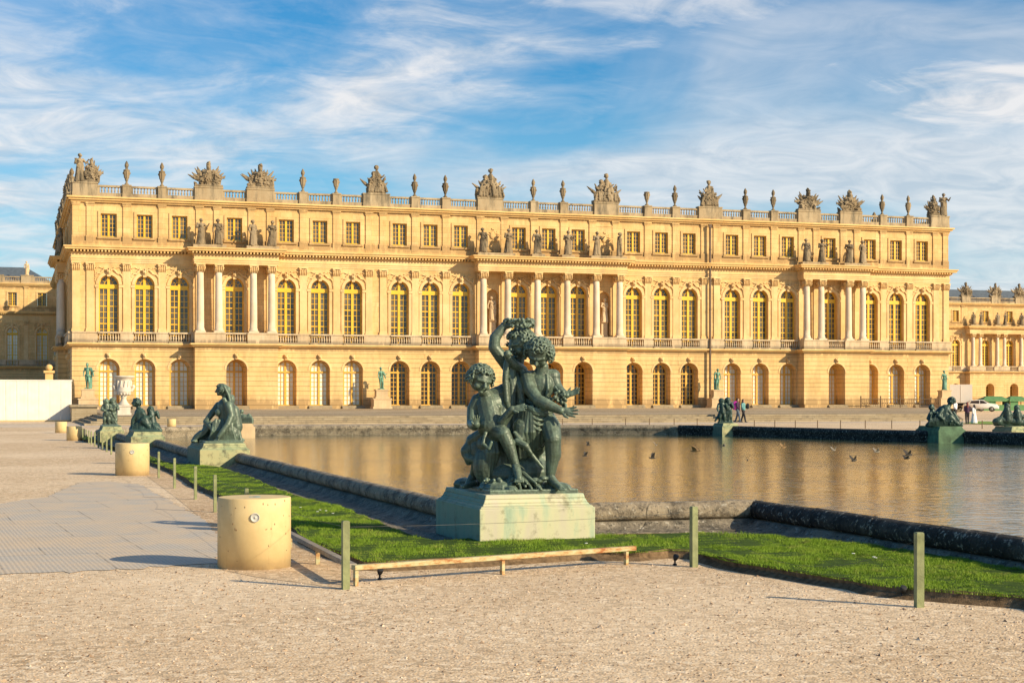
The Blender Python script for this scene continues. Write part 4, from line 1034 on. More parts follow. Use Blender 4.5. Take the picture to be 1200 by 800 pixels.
# grass blades
def inside(px, py, poly):
    c = np.zeros(px.shape, bool); n = len(poly); j = n-1
    for i in range(n):
        xi, yi = poly[i]; xj, yj = poly[j]
        m = ((yi > py) != (yj > py)) & (px < (xj-xi)*(py-yi)/((yj-yi) if yj != yi else 1e-9)+xi); c ^= m; j = i
    return c
def blades(n, box, poly, h, w, excl=()):
    x = np.random.uniform(box[0], box[1], n); y = np.random.uniform(box[2], box[3], n)
    k = inside(x, y, poly)
    for e in excl: k &= ~((x > e[0]) & (x < e[1]) & (y > e[2]) & (y < e[3]))
    x = x[k]; y = y[k]; n = len(x); a = np.random.uniform(0, 6.283, n)
    tuft = .65+.45*np.sin(x*3.1+1.3*np.sin(y*2.3))*np.sin(y*2.7+x)+.35*np.sin(x*11+y*7+2*np.sin(x*5))*np.sin(y*13-x*4)
    hh = h*np.random.uniform(.5, 1.3, n)*np.clip(tuft, .3, 1.5); ww = w*np.random.uniform(.7, 1.3, n)
    la = np.random.uniform(0, 6.283, n); ll = hh*np.random.uniform(.1, .9, n)
    V = np.empty((n, 3, 3), np.float32); z = .085
    V[:, 0] = np.stack([x-np.cos(a)*ww, y-np.sin(a)*ww, np.full(n, z)], 1); V[:, 1] = np.stack([x+np.cos(a)*ww, y+np.sin(a)*ww, np.full(n, z)], 1)
    V[:, 2] = np.stack([x+np.cos(la)*ll, y+np.sin(la)*ll, z+hh], 1)
    return V.reshape(-1, 3)
EX = [(5.43, 6.93, 18.42, 20.5)]
edge_strip = offset(lawn_w, .03)
V = np.concatenate([blades(520000, (3.0, 10.4, 15.0, 27.0), edge_strip, .040, .0035, EX), blades(260000, (9.0, 12.0, 8.0, 21.0), edge_strip, .040, .0035),
                    blades(160000, (7.0, 10, 11, 17.0), edge_strip, .042, .0035), blades(200000, (2.5, 7.0, 27.0, 45.0), edge_strip, .036, .0045), blades(40000, (2.5, 6.0, 45.0, 88.0), edge_strip, .045, .009)])
me = bpy.data.meshes.new('grass'); nv = len(V); me.vertices.add(nv); me.vertices.foreach_set('co', V.ravel()); me.loops.add(nv); me.loops.foreach_set('vertex_index', np.arange(nv, dtype=np.int32))
me.polygons.add(nv//3); me.polygons.foreach_set('loop_start', np.arange(0, nv, 3, dtype=np.int32)); me.update(calc_edges=True)
go = link('grass', me, M['grass']); go['kind'] = 'stuff'; go['label'] = 'short bright green grass of the lawn strip round the basin'; go['category'] = 'grass'
# daisies
dm = MB()
for (px, py) in [(372, 599), (382, 598), (375, 597), (390, 601), (340, 592), (687, 636), (1024, 652), (1000, 648), (1026, 653), (352, 594)]:
    p = G(px, py, .15); 
    for k in range(7): a = k*.9; dm.ell((p.x+.012*math.cos(a), p.y+.012*math.sin(a), .15), (.008, .008, .004), None, 6, 4)
d = link('daisies', dm.mesh('daisies'), M['petal']); d['kind'] = 'stuff'; d['label'] = 'tiny white daisies dotted in the grass'; d['category'] = 'flowers'
# loose pebbles in the foreground gravel
rp = np.random.RandomState(4); pv = []; pf = []
base = np.array([(1, 0, 0), (-1, 0, 0), (0, 1, 0), (0, -1, 0), (0, 0, 1), (0, 0, -1)], float)*np.array([1, .8, .55])
bf = [(0, 2, 4), (2, 1, 4), (1, 3, 4), (3, 0, 4), (2, 0, 5), (1, 2, 5), (3, 1, 5), (0, 3, 5)]
N = 42000
X = rp.uniform(-5, 9.5, N); Y = 7.6+rp.beta(1, 1.8, N)*20
ok = ~inside(X, Y, offset(lawn_w, .12)) & ~inside(X, Y, hole) & ~inside(X, Y, gp_)
X = X[ok]; Y = Y[ok]; n = len(X); s = rp.gamma(2.0, .0030, n)+.002; an = rp.uniform(0, 6.28, n)
P = base[None]*s[:, None, None]*rp.uniform(.7, 1.3, (n, 6, 1)); c_, s_ = np.cos(an)[:, None], np.sin(an)[:, None]
Q = np.stack([P[..., 0]*c_-P[..., 1]*s_+X[:, None], P[..., 0]*s_+P[..., 1]*c_+Y[:, None], P[..., 2]+.001], -1).reshape(-1, 3)
Fi = (np.array(bf)[None]+(np.arange(n)*6)[:, None, None]).reshape(-1, 3)
me = bpy.data.meshes.new('pebbles'); me.from_pydata(Q.tolist(), [], Fi.tolist())
m_, nt_, b_ = new_mat('pebble'); vo = nt_.nodes.new('ShaderNodeTexVoronoi'); vo.inputs['Scale'].default_value = 30; nt_.links.new(coords(nt_, True), vo.inputs['Vector'])
sc_ = nt_.nodes.new('ShaderNodeSeparateColor'); nt_.links.new(vo.outputs['Color'], sc_.inputs[0])
nt_.links.new(ramp(nt_, sc_.outputs[0], [(0, (.16, .10, .06)), (.3, (.32, .21, .13)), (.7, (.58, .42, .28)), (1, (.72, .58, .43))]), b_.inputs['Base Color']); b_.inputs['Roughness'].default_value = .9
o = link('pebbles', me, m_); o['kind'] = 'stuff'; o['label'] = 'loose pebbles scattered over the pale gravel foreground'; o['category'] = 'pebbles'
# pale path between basin and steps, and the terrace
YS = 105.5
struct('path', poly_mesh('path', [(-30, YS-5), (170, YS-5), (170, YS+.2), (4.6, YS+.2), (4.6, YS+8), (-30, YS+8)], [], .004), M['path'])
def prism(mb, pl, z0, z1):
    n = len(pl); mb.add([(x, y, z0) for x, y in pl]+[(x, y, z1) for x, y in pl], [tuple(range(n, 2*n))]+[(i, (i+1) % n, (i+1) % n+n, i+n) for i in range(n)])
def tpoly(k, yf): 
    e = .42*k; return [(4.5+e, YS+.45*k), (70-e, YS+.45*k), (111-e, 170), (111-e, yf), (6.5, yf), (6.5, YS+16.5), (4.5+e, YS+16.5)]
tm = MB()
for k in range(4): prism(tm, tpoly(k, YF+.5), -.05 if k == 0 else .14*k, .14*(k+1))
struct('terrace_steps', tm, M['step'])
tz = MB(); tz.add([(6.2, YS+1.8, .562), (68, YS+1.8, .562), (109, 170, .6), (109, YF+.5, .605), (6.52, YF+.5, .605), (6.52, YS+16.5, .58), (6.2, YS+16.5, .58)], [tuple(range(7))])
struct('terrace', tz, M['terrace'])
# retaining block at the left end of the steps
bx = MB(); y0 = YS+16.6; bx.box(4.3, 6.15, y0, y0+7, 0, 1.1); bx.box(4.2, 6.24, y0-.15, y0+7.1, 1.1, 1.27)
tag(link('retaining_wall', (lambda me: (rebase(me, (5.7, y0+3, 0)), me)[1])(bx.mesh('retaining_wall')), M['step'], None, (5.7, y0+3, 0)), 'stained masonry block with a flat cap at the left end of the terrace steps', 'wall')
# ------------------------------------------------------------------ basin pedestals and bronzes
def pedestal(name, label, x0, x1, y0, y1, mat, top=.65, rz=0, c=None):
    cx, cy = (x0+x1)/2, (y0+y1)/2; a, b = (x1-x0)/2, (y1-y0)/2
    mb = MB(); z1 = top-.165
    mb.box(-a, a, -b, b, -.15, z1)
    st = [(0, 0), (.012, .018), (.04, .03), (.06, .06), (.085, .11), (.10, .165)]
    for (i0, h0), (i1, h1) in zip(st, st[1:]):
        mb.frustum(0, 0, z1+h0, z1+h1, a-i0-.012, b-i0-.012, a-i1-.012, b-i1-.012)
    o = link(name, mb.mesh(name), mat, None, (cx, cy, 0), rz)
    bv = o.modifiers.new('b', 'BEVEL'); bv.width = .012; bv.segments = 2; bv.limit_method = 'ANGLE'
    return tag(o, label, 'pedestal', None)
PD = 'pedestals round the basin'
pedestal('stone_pedestal', 'low pale pedestal with green copper streaks under the big foreground bronze group', 5.43, 6.93, 18.42, 20.5, M['ped'])
def bronze_obj(name, mb, vox, org, mat, label, smooth=3, disp=.008, ds=.05, cat='statue'):
    me = sculpt(name, mb, vox, smooth, disp, ds); rebase(me, org)
    return tag(link(name, me, mat, None, org), label, cat)
# --- the foreground group of three children
D0 = 20.15; S = D0/FOC
def P(px, py, dd=0.0): return W(px, py, D0+dd)
hb = MB()
def ch(pts, rads, n=14): hb.chain([P(*p) for p in pts], [r*S for r in rads], n)
def el(c, rx, ry, rz_=None, dd=0, rot=0):
    """ellipsoid, rx across, ry up, rz_ deep, in photo pixels"""
    m = Matrix.Rotation(-TH, 3, 'Z') @ Matrix.Rotation(R(rot), 3, 'Y')
    hb.ell(P(c[0], c[1], dd), (rx*S, (rz_ or rx)*S, ry*S), m, 18, 12)
def head(cx, cy, dd, r, look, tilt, seed, hair_r=1.0, nh=60):
    """child's head: look = (right, up, toward) in the camera frame"""
    c = P(cx, cy, dd); fr = Matrix.Rotation(-TH, 3, 'Z')
    f = fr @ Vector((look[0], -look[2], look[1])).normalized()
    up0 = fr @ Vector((tilt, 0, 1)); x = f.cross(up0).normalized(); up = x.cross(f).normalized()
    B = Matrix((x, f, up)).transposed()
    def q(a, b, d): return c+B @ Vector((a*r, b*r, d*r))
    hb.ell(c, (r*.86, r*1.0, r*1.02), B, 20, 14)
    hb.ell(q(0, .36, -.42), (r*.60, r*.52, r*.55), B)             # jaw
    hb.ell(q(0, .74, -.84), (r*.2, r*.17, r*.14), B)               # chin
    for s in (-1, 1):
        hb.ell(q(s*.42, .64, -.42), (r*.29, r*.27, r*.28), B)     # cheeks
        hb.cap(q(s*.12, .97, .14), q(s*.55, .76, .12), r*.14, r*.12, 8)   # brow
        hb.ell(q(s*.33, .80, -.05), (r*.11, r*.09, r*.07), B)     # eye
        hb.ell(q(s*.86, -.02, -.1), (r*.1, r*.16, r*.22), B)      # ear
    hb.cap(q(0, .98, .06), q(0, 1.2, -.26), r*.10, r*.15, 8); hb.ell(q(0, 1.03, -.29), (r*.19, r*.13, r*.09), B)
    hb.cap(q(-.17, .90, -.50), q(.17, .90, -.50), r*.06, r*.06, 8); hb.cap(q(-.12, .87, -.62), q(.12, .87, -.62), r*.065, r*.065, 8)
    hb.ell(q(0, -.12*hair_r, .16), (r*.97*hair_r, r*.95*hair_r, r*.95*hair_r), B, 20, 14)
    rnd = random.Random(seed); nh = int(nh*1.7)
    for k in range(nh):
        z = 1-1.35*(k+.5)/nh; a = k*2.39996; w = math.sqrt(max(0, 1-z*z)); d = Vector((w*math.cos(a), w*math.sin(a), z))
        if d.y > .45 and z < .62: continue
        pc = q(d.x*.96*hair_r, d.y*1.03*hair_r, d.z*1.04*hair_r); t = r*rnd.uniform(.10, .15)
        pv2 = d.orthogonal().normalized(); qv = d.cross(pv2); aa = rnd.uniform(0, 6.28); pr = None
        for j in range(5):
            an = aa+j*1.2; rr = r*.125
            pt = pc+B @ ((pv2*math.cos(an)+qv*math.sin(an))*rr+d*r*.05*j)
            if pr is not None: hb.cap(pr, pt, t*.62, t*.55, 7, 2)
            pr = pt
    return q
def hand(wrist, fdir, pn, L, curl=.25, spread=1.0, thumb=1, fist=False):
    """five-fingered hand; fdir = finger direction, pn = palm normal"""
    f = Vector(fdir).normalized(); n = Vector(pn); n = (n-f*n.dot(f)).normalized(); s = f.cross(n)*thumb
    p = L*.5
    Bm = Matrix((s, f, n)).transposed()
    hb.ell(wrist+f*p*.5, (L*.23, L*.30, L*.11), Bm, 12, 8)
    for k, (o, ln) in enumerate(((-.30, .42), (-.11, .52), (.09, .50), (.28, .40))):
        b = wrist+f*p*.72+s*(-o*L*.62); a = -o*.55*spread; d = (f+s*a).normalized()
        c1 = curl if not fist else 1.3
        m1 = b+(d*math.cos(c1*.5)+n*math.sin(c1*.5))*L*ln*.45
        m2 = m1+(d*math.cos(c1*1.2)+n*math.sin(c1*1.2))*L*ln*.33
        m3 = m2+(d*math.cos(c1*1.8)+n*math.sin(c1*1.8))*L*ln*.27
        hb.chain([b, m1, m2, m3], [L*.068, L*.062, L*.056, L*.046], 8)
    b = wrist+f*p*.2+s*L*.14; m1 = b+(s*.8+f*.55+n*.25)*L*.22; m2 = m1+(s*.35+f*.85+n*.35)*L*.2
    hb.chain([b, m1, m2], [L*.085, L*.07, L*.055], 8)
cam_r = Vector((CT, -ST, 0)); cam_f = Vector((ST, CT, 0)); UP = Vector((0, 0, 1))
def V(r, u, t): return cam_r*r+UP*u-cam_f*t
HL = 17*S
# rocky plinth
bp = MB()
pl = [W(531, 573, 20.9), W(567, 581, 19.42), W(675, 577, 19.3), W(668, 570, 20.9)]
for c0 in pl: c0.z = .65
cx = sum((c0 for c0 in pl), Vector())/4
x0, x1, y0_, y1_ = 5.62, 6.78, 18.62, 20.3
hb.box(x0, x1, y0_, y1_, .63, .70)
rr = random.Random(9)
for k in range(60):
    x = rr.uniform(x0+.1, x1-.1); y = rr.uniform(y0_+.12, y1_-.1); d = 1-max(abs(x-6.15)/.6, abs(y-19.45)/.9)
    hb.ell((x, y, .68+.10*d), (rr.uniform(.08, .2), rr.uniform(.08, .2), rr.uniform(.03, .06)+.10*max(0, d)), Matrix.Rotation(rr.uniform(0, 3), 3, 'Z'), 8, 6)
el((612, 552), 34, 22, 30, .1); el((632, 545), 16, 24, 22, .25); el((596, 556), 24, 16, 20, -.1)
for k in range(9):   # claw-like rock ribs under the hanging foot
    x = 594+k*5; ch([(607+(x-612)*.35, 556+rr.uniform(-2, 3), -.36), (x+rr.uniform(-2, 2), 569+rr.uniform(-3, 4), -.50)], [3.4, 1.6], 7); el((x+3, 564+rr.uniform(-4, 4)), 5, 3, 5, -.36)
# child on the left
head(563, 444, -.30, 14.2*S, (.40, -.34, .85), .18, 1, 1.05, 110)
ch([(567, 459, -.12), (573, 467, -.05)], [7, 9])
el((574, 474), 18.5, 15, 12, -.04, -12); ch([(563, 468, -.03), (587, 460, .0)], [8.5, 9]); ch([(571, 474, -.05), (576, 496, -.12)], [15, 15.5]); el((576, 500), 17, 13, 15, -.15)
el((567, 479), 6, 5, 5, -.13); el((582, 477), 6, 5, 5, -.13)
ch([(560, 469, -.05), (554, 480, -.06), (553, 495, -.12)], [8, 7, 6.2])                       # near arm, elbow down
ch([(553, 496, -.12), (556, 499, -.34), (558, 497, -.48)], [6.4, 5.5, 4.6]); hand(P(558.5, 499, -.5), V(-.05, 1, .15), V(.15, -.1, 1), 14.5*S, .2, 1.5, -1)
ch([(589, 461, .0), (590, 480, -.05), (580, 501, -.16)], [8.6, 7.6, 6.2]); ch([(580, 501, -.16), (589, 494, -.28), (600, 480, -.36)], [6.6, 6.4, 4.6])
hand(P(600, 479, -.37), V(1, .12, .12), V(0, .6, .8), 19*S, .1, .9, 1)
ch([(584, 462, .05), (592, 456, .08)], [9, 8])
ch([(574, 511, -.08), (583, 506, -.22), (590, 508, -.36)], [12.5, 11, 8.6]); ch([(590, 508, -.36), (596, 521, -.36), (604, 544, -.36)], [8.4, 7.6, 4.7])
el((596.5, 523), 7.2, 10, 7.5, -.33, -15)
ch([(604, 545, -.36), (606, 552, -.42), (608, 560, -.52)], [5, 5.2, 3.8])
for k in range(5): ch([(604.5+k*1.9, 560, -.5), (604+k*2.2, 564, -.56)], [1.7, 1.5], 7)
ch([(571, 514, .0), (564, 528, -.05), (560, 543, -.02)], [13, 11, 8.5]); ch([(560, 543, -.02), (556, 556, .15), (549, 566, .1)], [7.5, 6, 4]); ch([(556, 566, .1), (547, 569, .0), (543, 570, -.05)], [4, 3.5, 2.5])
# goat skin over the hips and the covered mound
el((583, 541), 20, 27, 19, -.03); el((569, 544), 15, 24, 15, -.10); el((562, 526), 12, 18, 12, -.02); el((575, 520), 17, 14, 15, -.1)
for k in range(14):
    a = k/13; sd = math.sin(a*3.14); ch([(562+a*30, 508+5*math.sin(k*1.3), -.06-.16*sd), (558+a*38+rr.uniform(-2, 2), 530, -.06-.22*sd), (557+a*38+rr.uniform(-3, 3), 556+rr.uniform(-7, 3)-6*abs(a-.5), .0-.22*sd)], [3.2, 2.8, 1.6], 7)
ch([(566, 509, -.1), (554, 516, .0), (547, 531, .05)], [8, 8, 5]); ch([(552, 518, .0), (546, 528, .0), (549, 541, .0)], [5, 6.5, 4]); ch([(545, 531, 0), (550, 537, -.05), (557, 539, -.1)], [5, 5, 4])
ch([(569, 508, -.28), (566, 520, -.32), (573, 525, -.36), (576, 518, -.36)], [2.6, 2.4, 2.2, 2], 7)
# girl on the right
head(632, 414, -.14, 14.4*S, (-.25, -.62, .75), .10, 2, 1.12, 120)
ch([(636, 430, -.02), (634, 438, .0)], [7, 9]); 
ch([(619, 443, .0), (648, 441, .05)], [9.2, 9]); el((633, 452), 17.5, 17, 13, .0, 6); ch([(633, 452, .02), (630, 472, .02)], [14.5, 13])
el((626, 454), 5.5, 5, 5, -.09); el((641, 452), 5.5, 5, 5, -.09)
ch([(618, 443, -.04), (621, 456, -.16), (631, 469, -.28)], [8.8, 7.8, 6.6]); ch([(631, 469, -.28), (641, 474, -.34), (657, 481, -.38)], [7, 6.8, 4.6]); hand(P(658, 481, -.38), V(1, -.12, .1), V(0, .35, .9), 22*S, .22, 1.5, 1)
ch([(648, 443, .04), (652, 453, .02), (655, 457, -.02)], [8, 7, 6.4]); ch([(650, 452, .02), (657, 458, -.05), (664, 463, -.1)], [6.4, 5.6, 4]); hand(P(664, 463, -.1), V(.95, .32, .05), V(-.2, .6, .6), 19*S, .25, .9, -1)
el((631, 486), 16.5, 14, 15, .0); ch([(638, 490, -.06), (645, 500, -.22), (648, 514, -.34)], [12.5, 12, 10]); ch([(648, 514, -.34), (648, 530, -.32), (645, 558, -.30)], [9.6, 9.0, 5.3]); el((650, 530), 7.8, 13, 8, -.27)
ch([(645, 560, -.3), (650, 566, -.40), (657, 571, -.5)], [5.6, 5, 3.4])
for k in range(5): ch([(653+k*1.7, 571.5, -.48-.01*k), (656.5+k*1.3, 573.5, -.55)], [1.7, 1.4], 7)
ch([(622, 490, -.02), (612, 500, -.2), (611, 512, -.22)], [12, 11, 9]); ch([(611, 512, -.1), (618, 535, .05), (626, 555, .05)], [9, 9, 8])
el((626, 492), 20, 17, 18, -.05); el((626, 512), 17, 24, 13, -.06); el((622, 528), 12, 20, 10, -.02)
# dress: sash, swags and hanging folds
ch([(617, 470, -.08), (631, 475, -.17), (645, 468, -.08)], [3.5, 3.5, 3.5], 8)
for k in range(9):
    a = k/8; t = math.sin(a*3.14)
    n5 = 7; ch([(609+a*3+(38-a*3)*j/n5, 471+a*5+(10+a*8)*j/n5+(4+a*20)*math.sin(3.14*j/n5)*.75, -.12-.20*math.sin(3.14*(j+.6)/(n5+1.2))) for j in range(n5+1)], [1.5+.5*(k % 2)]*(n5+1), 7) if k % 2 == 0 or k < 3 else None
for k in range(12):
    a = k/11; ch([(610+a*26, 478+3*math.sin(k*2), -.20-.09*math.sin(a*3)), (607+a*32+rr.uniform(-2, 2), 506, -.23-.08*math.sin(a*3.1)), (610+a*27, 537-22*a+rr.uniform(-4, 4), -.19)], [2.0, 2.6, 3.0], 7)
ch([(605, 440, .05), (610, 456, -.1), (612, 474, -.12)], [5, 5, 4.5], 8); ch([(612, 436, -.02), (618, 450, -.14), (627, 466, -.17)], [3.4, 3.4, 3], 7); ch([(641, 440, -.08), (642, 455, -.15), (640, 468, -.14)], [2.2, 2.2, 2.2], 7)
for k in range(6): ch([(604+k*2.5, 448+k*3, .0), (606+k*3, 470, -.05), (604+k*3.5, 494, -.06)], [3.2, 3.4, 3.2], 7)
el((610, 500), 17, 36, 14, .18)
# garland in her hands
for k in range(46):
    a = rr.random(); p = P(651+a*13+rr.uniform(-2, 2), 462+a*8+rr.uniform(-8, 8), -.22+rr.uniform(-.06, .05)); hb.ell(p, rr.uniform(1.2, 2.6)*S, None, 7, 5)
# child at the back with the raised arm and leaf crown
head(611, 403, .12, 15*S, (-.75, -.25, .55), -.1, 3, 1.10, 110)
ch([(608, 418, .15), (604, 430, .14)], [7.5, 9]); el((606, 442), 15, 17, 12, .14); ch([(605, 440, .15), (607, 478, .16)], [13.5, 14])
ch([(596, 428, .1), (587, 418, .05), (579, 407, .02)], [9, 7.6, 7]); ch([(579, 407, .02), (580, 396, .02), (591, 381, .04)], [7, 6.6, 4.5]); hand(P(591, 382, .04), V(.5, .9, .05), V(.8, -.2, .5), 16*S, .7, .7, -1)
ch([(612, 434, .1), (603, 427, -.06), (596, 419, -.1)], [6.4, 5.6, 4.6]); hand(P(597, 422, -.1), V(-.2, 1, .1), V(.3, 0, .9), 14*S, .2, .6, 1, True); el((594.5, 415), 4.6, 5, 4.6, -.12)
ch([(594, 424, -.08), (592, 445, -.1), (594, 470, -.12), (598, 482, -.1)], [4, 3.8, 3.6, 3], 8); ch([(599, 430, -.02), (600, 450, -.04), (600, 474, -.06)], [5, 6, 6], 8)
for k in range(190):
    a = k/189*6.283; p = P(608+16*math.cos(a)+rr.uniform(-2, 2), 378.5+rr.uniform(-4.5, 4.5), .1+.17*math.sin(a)+rr.uniform(-.02, .02))
    hb.ell(p, (rr.uniform(1.8, 3.4)*S, rr.uniform(.8, 2)*S, rr.uniform(1.2, 2.6)*S), Matrix.Rotation(rr.uniform(0, 3), 3, 'Y') @ Matrix.Rotation(rr.uniform(0, 3), 3, 'Z'), 7, 5)
ch([(589, 384, .04), (604, 380, .0)], [3, 3], 7)
# torch / reed rod across
ch([(603, 507, -.3), (612, 519, -.35), (636, 548, -.34)], [2.2, 3.2, 1.8], 8); ch([(606, 517, -.33), (616, 522, -.37), (622, 530, -.37)], [4.2, 4.2, 2], 8)
for k in range(40): p = P(rr.uniform(566, 606), rr.uniform(561, 571), rr.uniform(-.5, -.3)); hb.ell(p, rr.uniform(1.2, 3)*S, None, 7, 5)
bronze_obj('bronze_group', hb, .0072, (6.18, 19.45, .65), M['bronze'], 'large green bronze of three children, one arm raised to a leaf crown, in the foreground', 2, .005, .03)
# --- seated draped woman on the second pedestal
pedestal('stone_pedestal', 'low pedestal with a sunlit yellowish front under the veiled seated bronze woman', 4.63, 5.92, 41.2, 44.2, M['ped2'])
D0 = 42.0; S = D0/FOC; hb = MB(); hb.box(4.8, 5.8, 41.5, 43.9, .64, .70)
HL = 12*S
head(260, 457, 0, 6.5*S, (-.95, -.05, .25), 0, 4, 1.04, 44); ch([(263, 463, .02), (266, 471, .04)], [3.4, 4]); el((265.5, 460), 5, 8, 5.5, .04, 20); el((270, 471), 5, 9, 6, .06, 18)
for k in range(9): ch([(263+k*.5, 453+k*.8, -.12+.03*k), (268+k*.6, 463+k*.8, -.14+.035*k), (270+k*.6+(k % 2), 472+k, -.14+.035*k), (273+k*.5-(k % 2), 482+k*1.2, -.08+.03*k)], [1.7, 1.7, 1.6, 1.0], 7)
for k in range(3): el((262.5+k, 467.5+k*2.4), 2.6, 2.2, 2, -.2)
ch([(265, 476, .02), (268, 492, .06)], [10.5, 12]); ch([(273, 482, .1), (276, 500, .1)], [8, 8.5]); el((257, 483), 5.2, 5.2, 5, -.08); el((255, 484), 3, 3, 3, .12); el((265, 474.5), 8.5, 4.5, 8, 0)
ch([(268, 475, -.2), (271, 487, -.27), (267, 497, -.38)], [5.0, 4.4, 3.6]); ch([(267, 497, -.38), (261, 505, -.46), (256.5, 511, -.50)], [3.8, 3.3, 2.4]); hand(P(257, 511, -.50), V(-.5, -.8, .1), V(-.6, 0, .9), 9*S, .2, 1.2)
ch([(256, 475, .15), (248, 485, .1), (241, 494, .0)], [4.6, 3.8, 3.2]); ch([(241, 494, 0), (246, 499, -.2), (250, 505, -.3)], [3.2, 2.8, 2.2])
ch([(270, 507, .08), (258, 503, .0), (244, 500, .02)], [12, 9.5, 6.5]); ch([(244, 500, .02), (240, 508, .02), (233, 513, .05)], [6, 5, 4]); ch([(262, 513, .1), (246, 513, .1), (232, 515, .1)], [7, 5.5, 4])
ch([(236, 508, .05), (230, 512, .08), (226, 516.5, .0)], [4.5, 3.6, 2.4]); el((271, 510), 11, 9, 12, .08); ch([(272, 490, .12), (276, 512, .12)], [7, 7.5])
rr = random.Random(6)
for k in range(16):
    a = k/15; ch([(250+a*22, 493+rr.uniform(-2, 2), -.24+.12*a), (248+a*25+rr.uniform(-1, 1), 504, -.33+.14*a), (245+a*31, 516, -.27+.14*a)], [1.3, 1.2, 1.6], 7)
for k in range(9): a = k/8; ch([(247-a*2, 494+a*8, -.2), (239+rr.uniform(-1, 1), 503+a*6, -.13), (229-a*2, 511+a*5, -.05)], [1.2, 1.2, 1.3], 7)
for k in range(9): a = k/8; ch([(275+a*3, 484+a*5, .02), (278.5+rr.uniform(-.6, .6), 500, .0), (280+rr.uniform(-1, 3), 516, .0)], [1.7, 1.8, 2.0], 7)
for k in range(6): el((228+k*9, 516.5+rr.uniform(-.5, .5)), 4, 1.8, 4, -.1)
ch([(279, 513, .1), (285, 515.5, .1)], [3, 2])
bronze_obj('bronze_woman', hb, .016, (5.3, 42.7, .65), M['bronze'], 'dark bronze woman seated in profile with long hair and pleated dress', 1, .008, .05)
# --- reclining pair on the third pedestal
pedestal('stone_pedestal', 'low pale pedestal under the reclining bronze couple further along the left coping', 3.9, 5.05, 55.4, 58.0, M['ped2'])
D0 = 56.3; S = D0/FOC; hb = MB(); hb.box(4.02, 4.95, 55.6, 57.8, .64, .70)
head(160, 472, 0, 4.8*S, (-.9, .1, .4), 0, 5, 1.1, 30); ch([(162, 477, 0), (164, 482, 0)], [2.6, 3.5]); ch([(164, 484, 0), (165, 496, 0)], [6.5, 7]); ch([(161, 484, -.1), (156, 492, -.1), (155, 500, -.1)], [3, 2.6, 2.2])
ch([(167, 484, -.1), (172, 490, -.1), (176, 488, -.1)], [3, 2.6, 2.2]); ch([(163, 500, -.1), (170, 492, -.2), (175, 500, -.2)], [6, 5, 4]); ch([(168, 493, -.25), (174, 499, -.25), (178, 504, -.2)], [4, 3.4, 2.4]); ch([(156, 503, 0), (166, 503, -.2), (182, 505, -.2)], [5, 5, 3])
el((160, 502), 8, 5, 8, 0); head(176, 480, .1, 3.7*S, (-.7, .2, .5), 0, 6, 1.1, 20); ch([(177, 484, .1), (178, 496, .1)], [4.5, 6]); ch([(180, 485, .1), (184, 483, .1), (186, 489, .1)], [2.4, 2.2, 1.8]); el((180, 500), 8, 6, 8, .1); ch([(182, 500, 0), (188, 504, 0)], [4, 2.5])
for k in range(12): a = k/11; ch([(156+a*26, 497+rr.uniform(-2, 2), -.25), (155+a*29, 505, -.3)], [1.5, 1.6], 6)
bronze_obj('bronze_couple', hb, .020, (4.5, 56.7, .65), M['bronze2'], 'dark bronze seated nude with a smaller companion, between two other bronzes at left', 0, .015, .07)
# --- standing children on the fourth pedestal
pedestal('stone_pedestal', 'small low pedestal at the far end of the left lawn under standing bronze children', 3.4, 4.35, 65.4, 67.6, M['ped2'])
D0 = 66.2; S = D0/FOC
def kids(x, y, sc, seed):
    r_ = random.Random(seed)
    for (dx, dd, h, lx) in ((-4, 0, 30, -.5), (4, .1, 31, .6), (0, .35, 27, 0)):
        hx = x+dx*sc
        head(hx-1*sc, y-h*sc+3, dd, 3.3*S*sc, (lx, -.4, .8), 0, seed, 1.12, 24)
        ch([(hx, y-(h-7)*sc, dd), (hx+.5, y-(h-17)*sc, dd)], [3.6*sc, 4.2*sc], 8)
        for s in (-1, 1):
            ch([(hx+s*2, y-13*sc, dd), (hx+s*2.6, y-7*sc, dd-.06), (hx+s*3, y-1, dd)], [2.9*sc, 2.2*sc, 1.5*sc], 8)
            ch([(hx+s*4, y-(h-7)*sc, dd), (hx+s*6*sc, y-(h-12)*sc, dd-.1), (hx+s*r_.uniform(2, 5), y-(h-r_.uniform(6, 16))*sc, dd-.18)], [1.8*sc, 1.5*sc, 1.2*sc], 8)
    for k in range(12): ch([(x+r_.uniform(-7, 7)*sc, y-r_.uniform(10, 24)*sc, -.05), (x+r_.uniform(-7, 7)*sc, y-r_.uniform(0, 8), 0)], [1.7*sc, 1.3*sc], 6)
    ch([(x-8*sc, y, 0), (x+8*sc, y, 0)], [2, 2], 8)
hb = MB(); kids(129, 498, 1.0, 21); hb.box(3.5, 4.25, 65.6, 67.3, .64, .70)
bronze_obj('bronze_children', hb, .021, (3.9, 66.4, .65), M['bronze'], 'green bronze standing children at the far left, in front of the marble vase', 0, .02, .08)
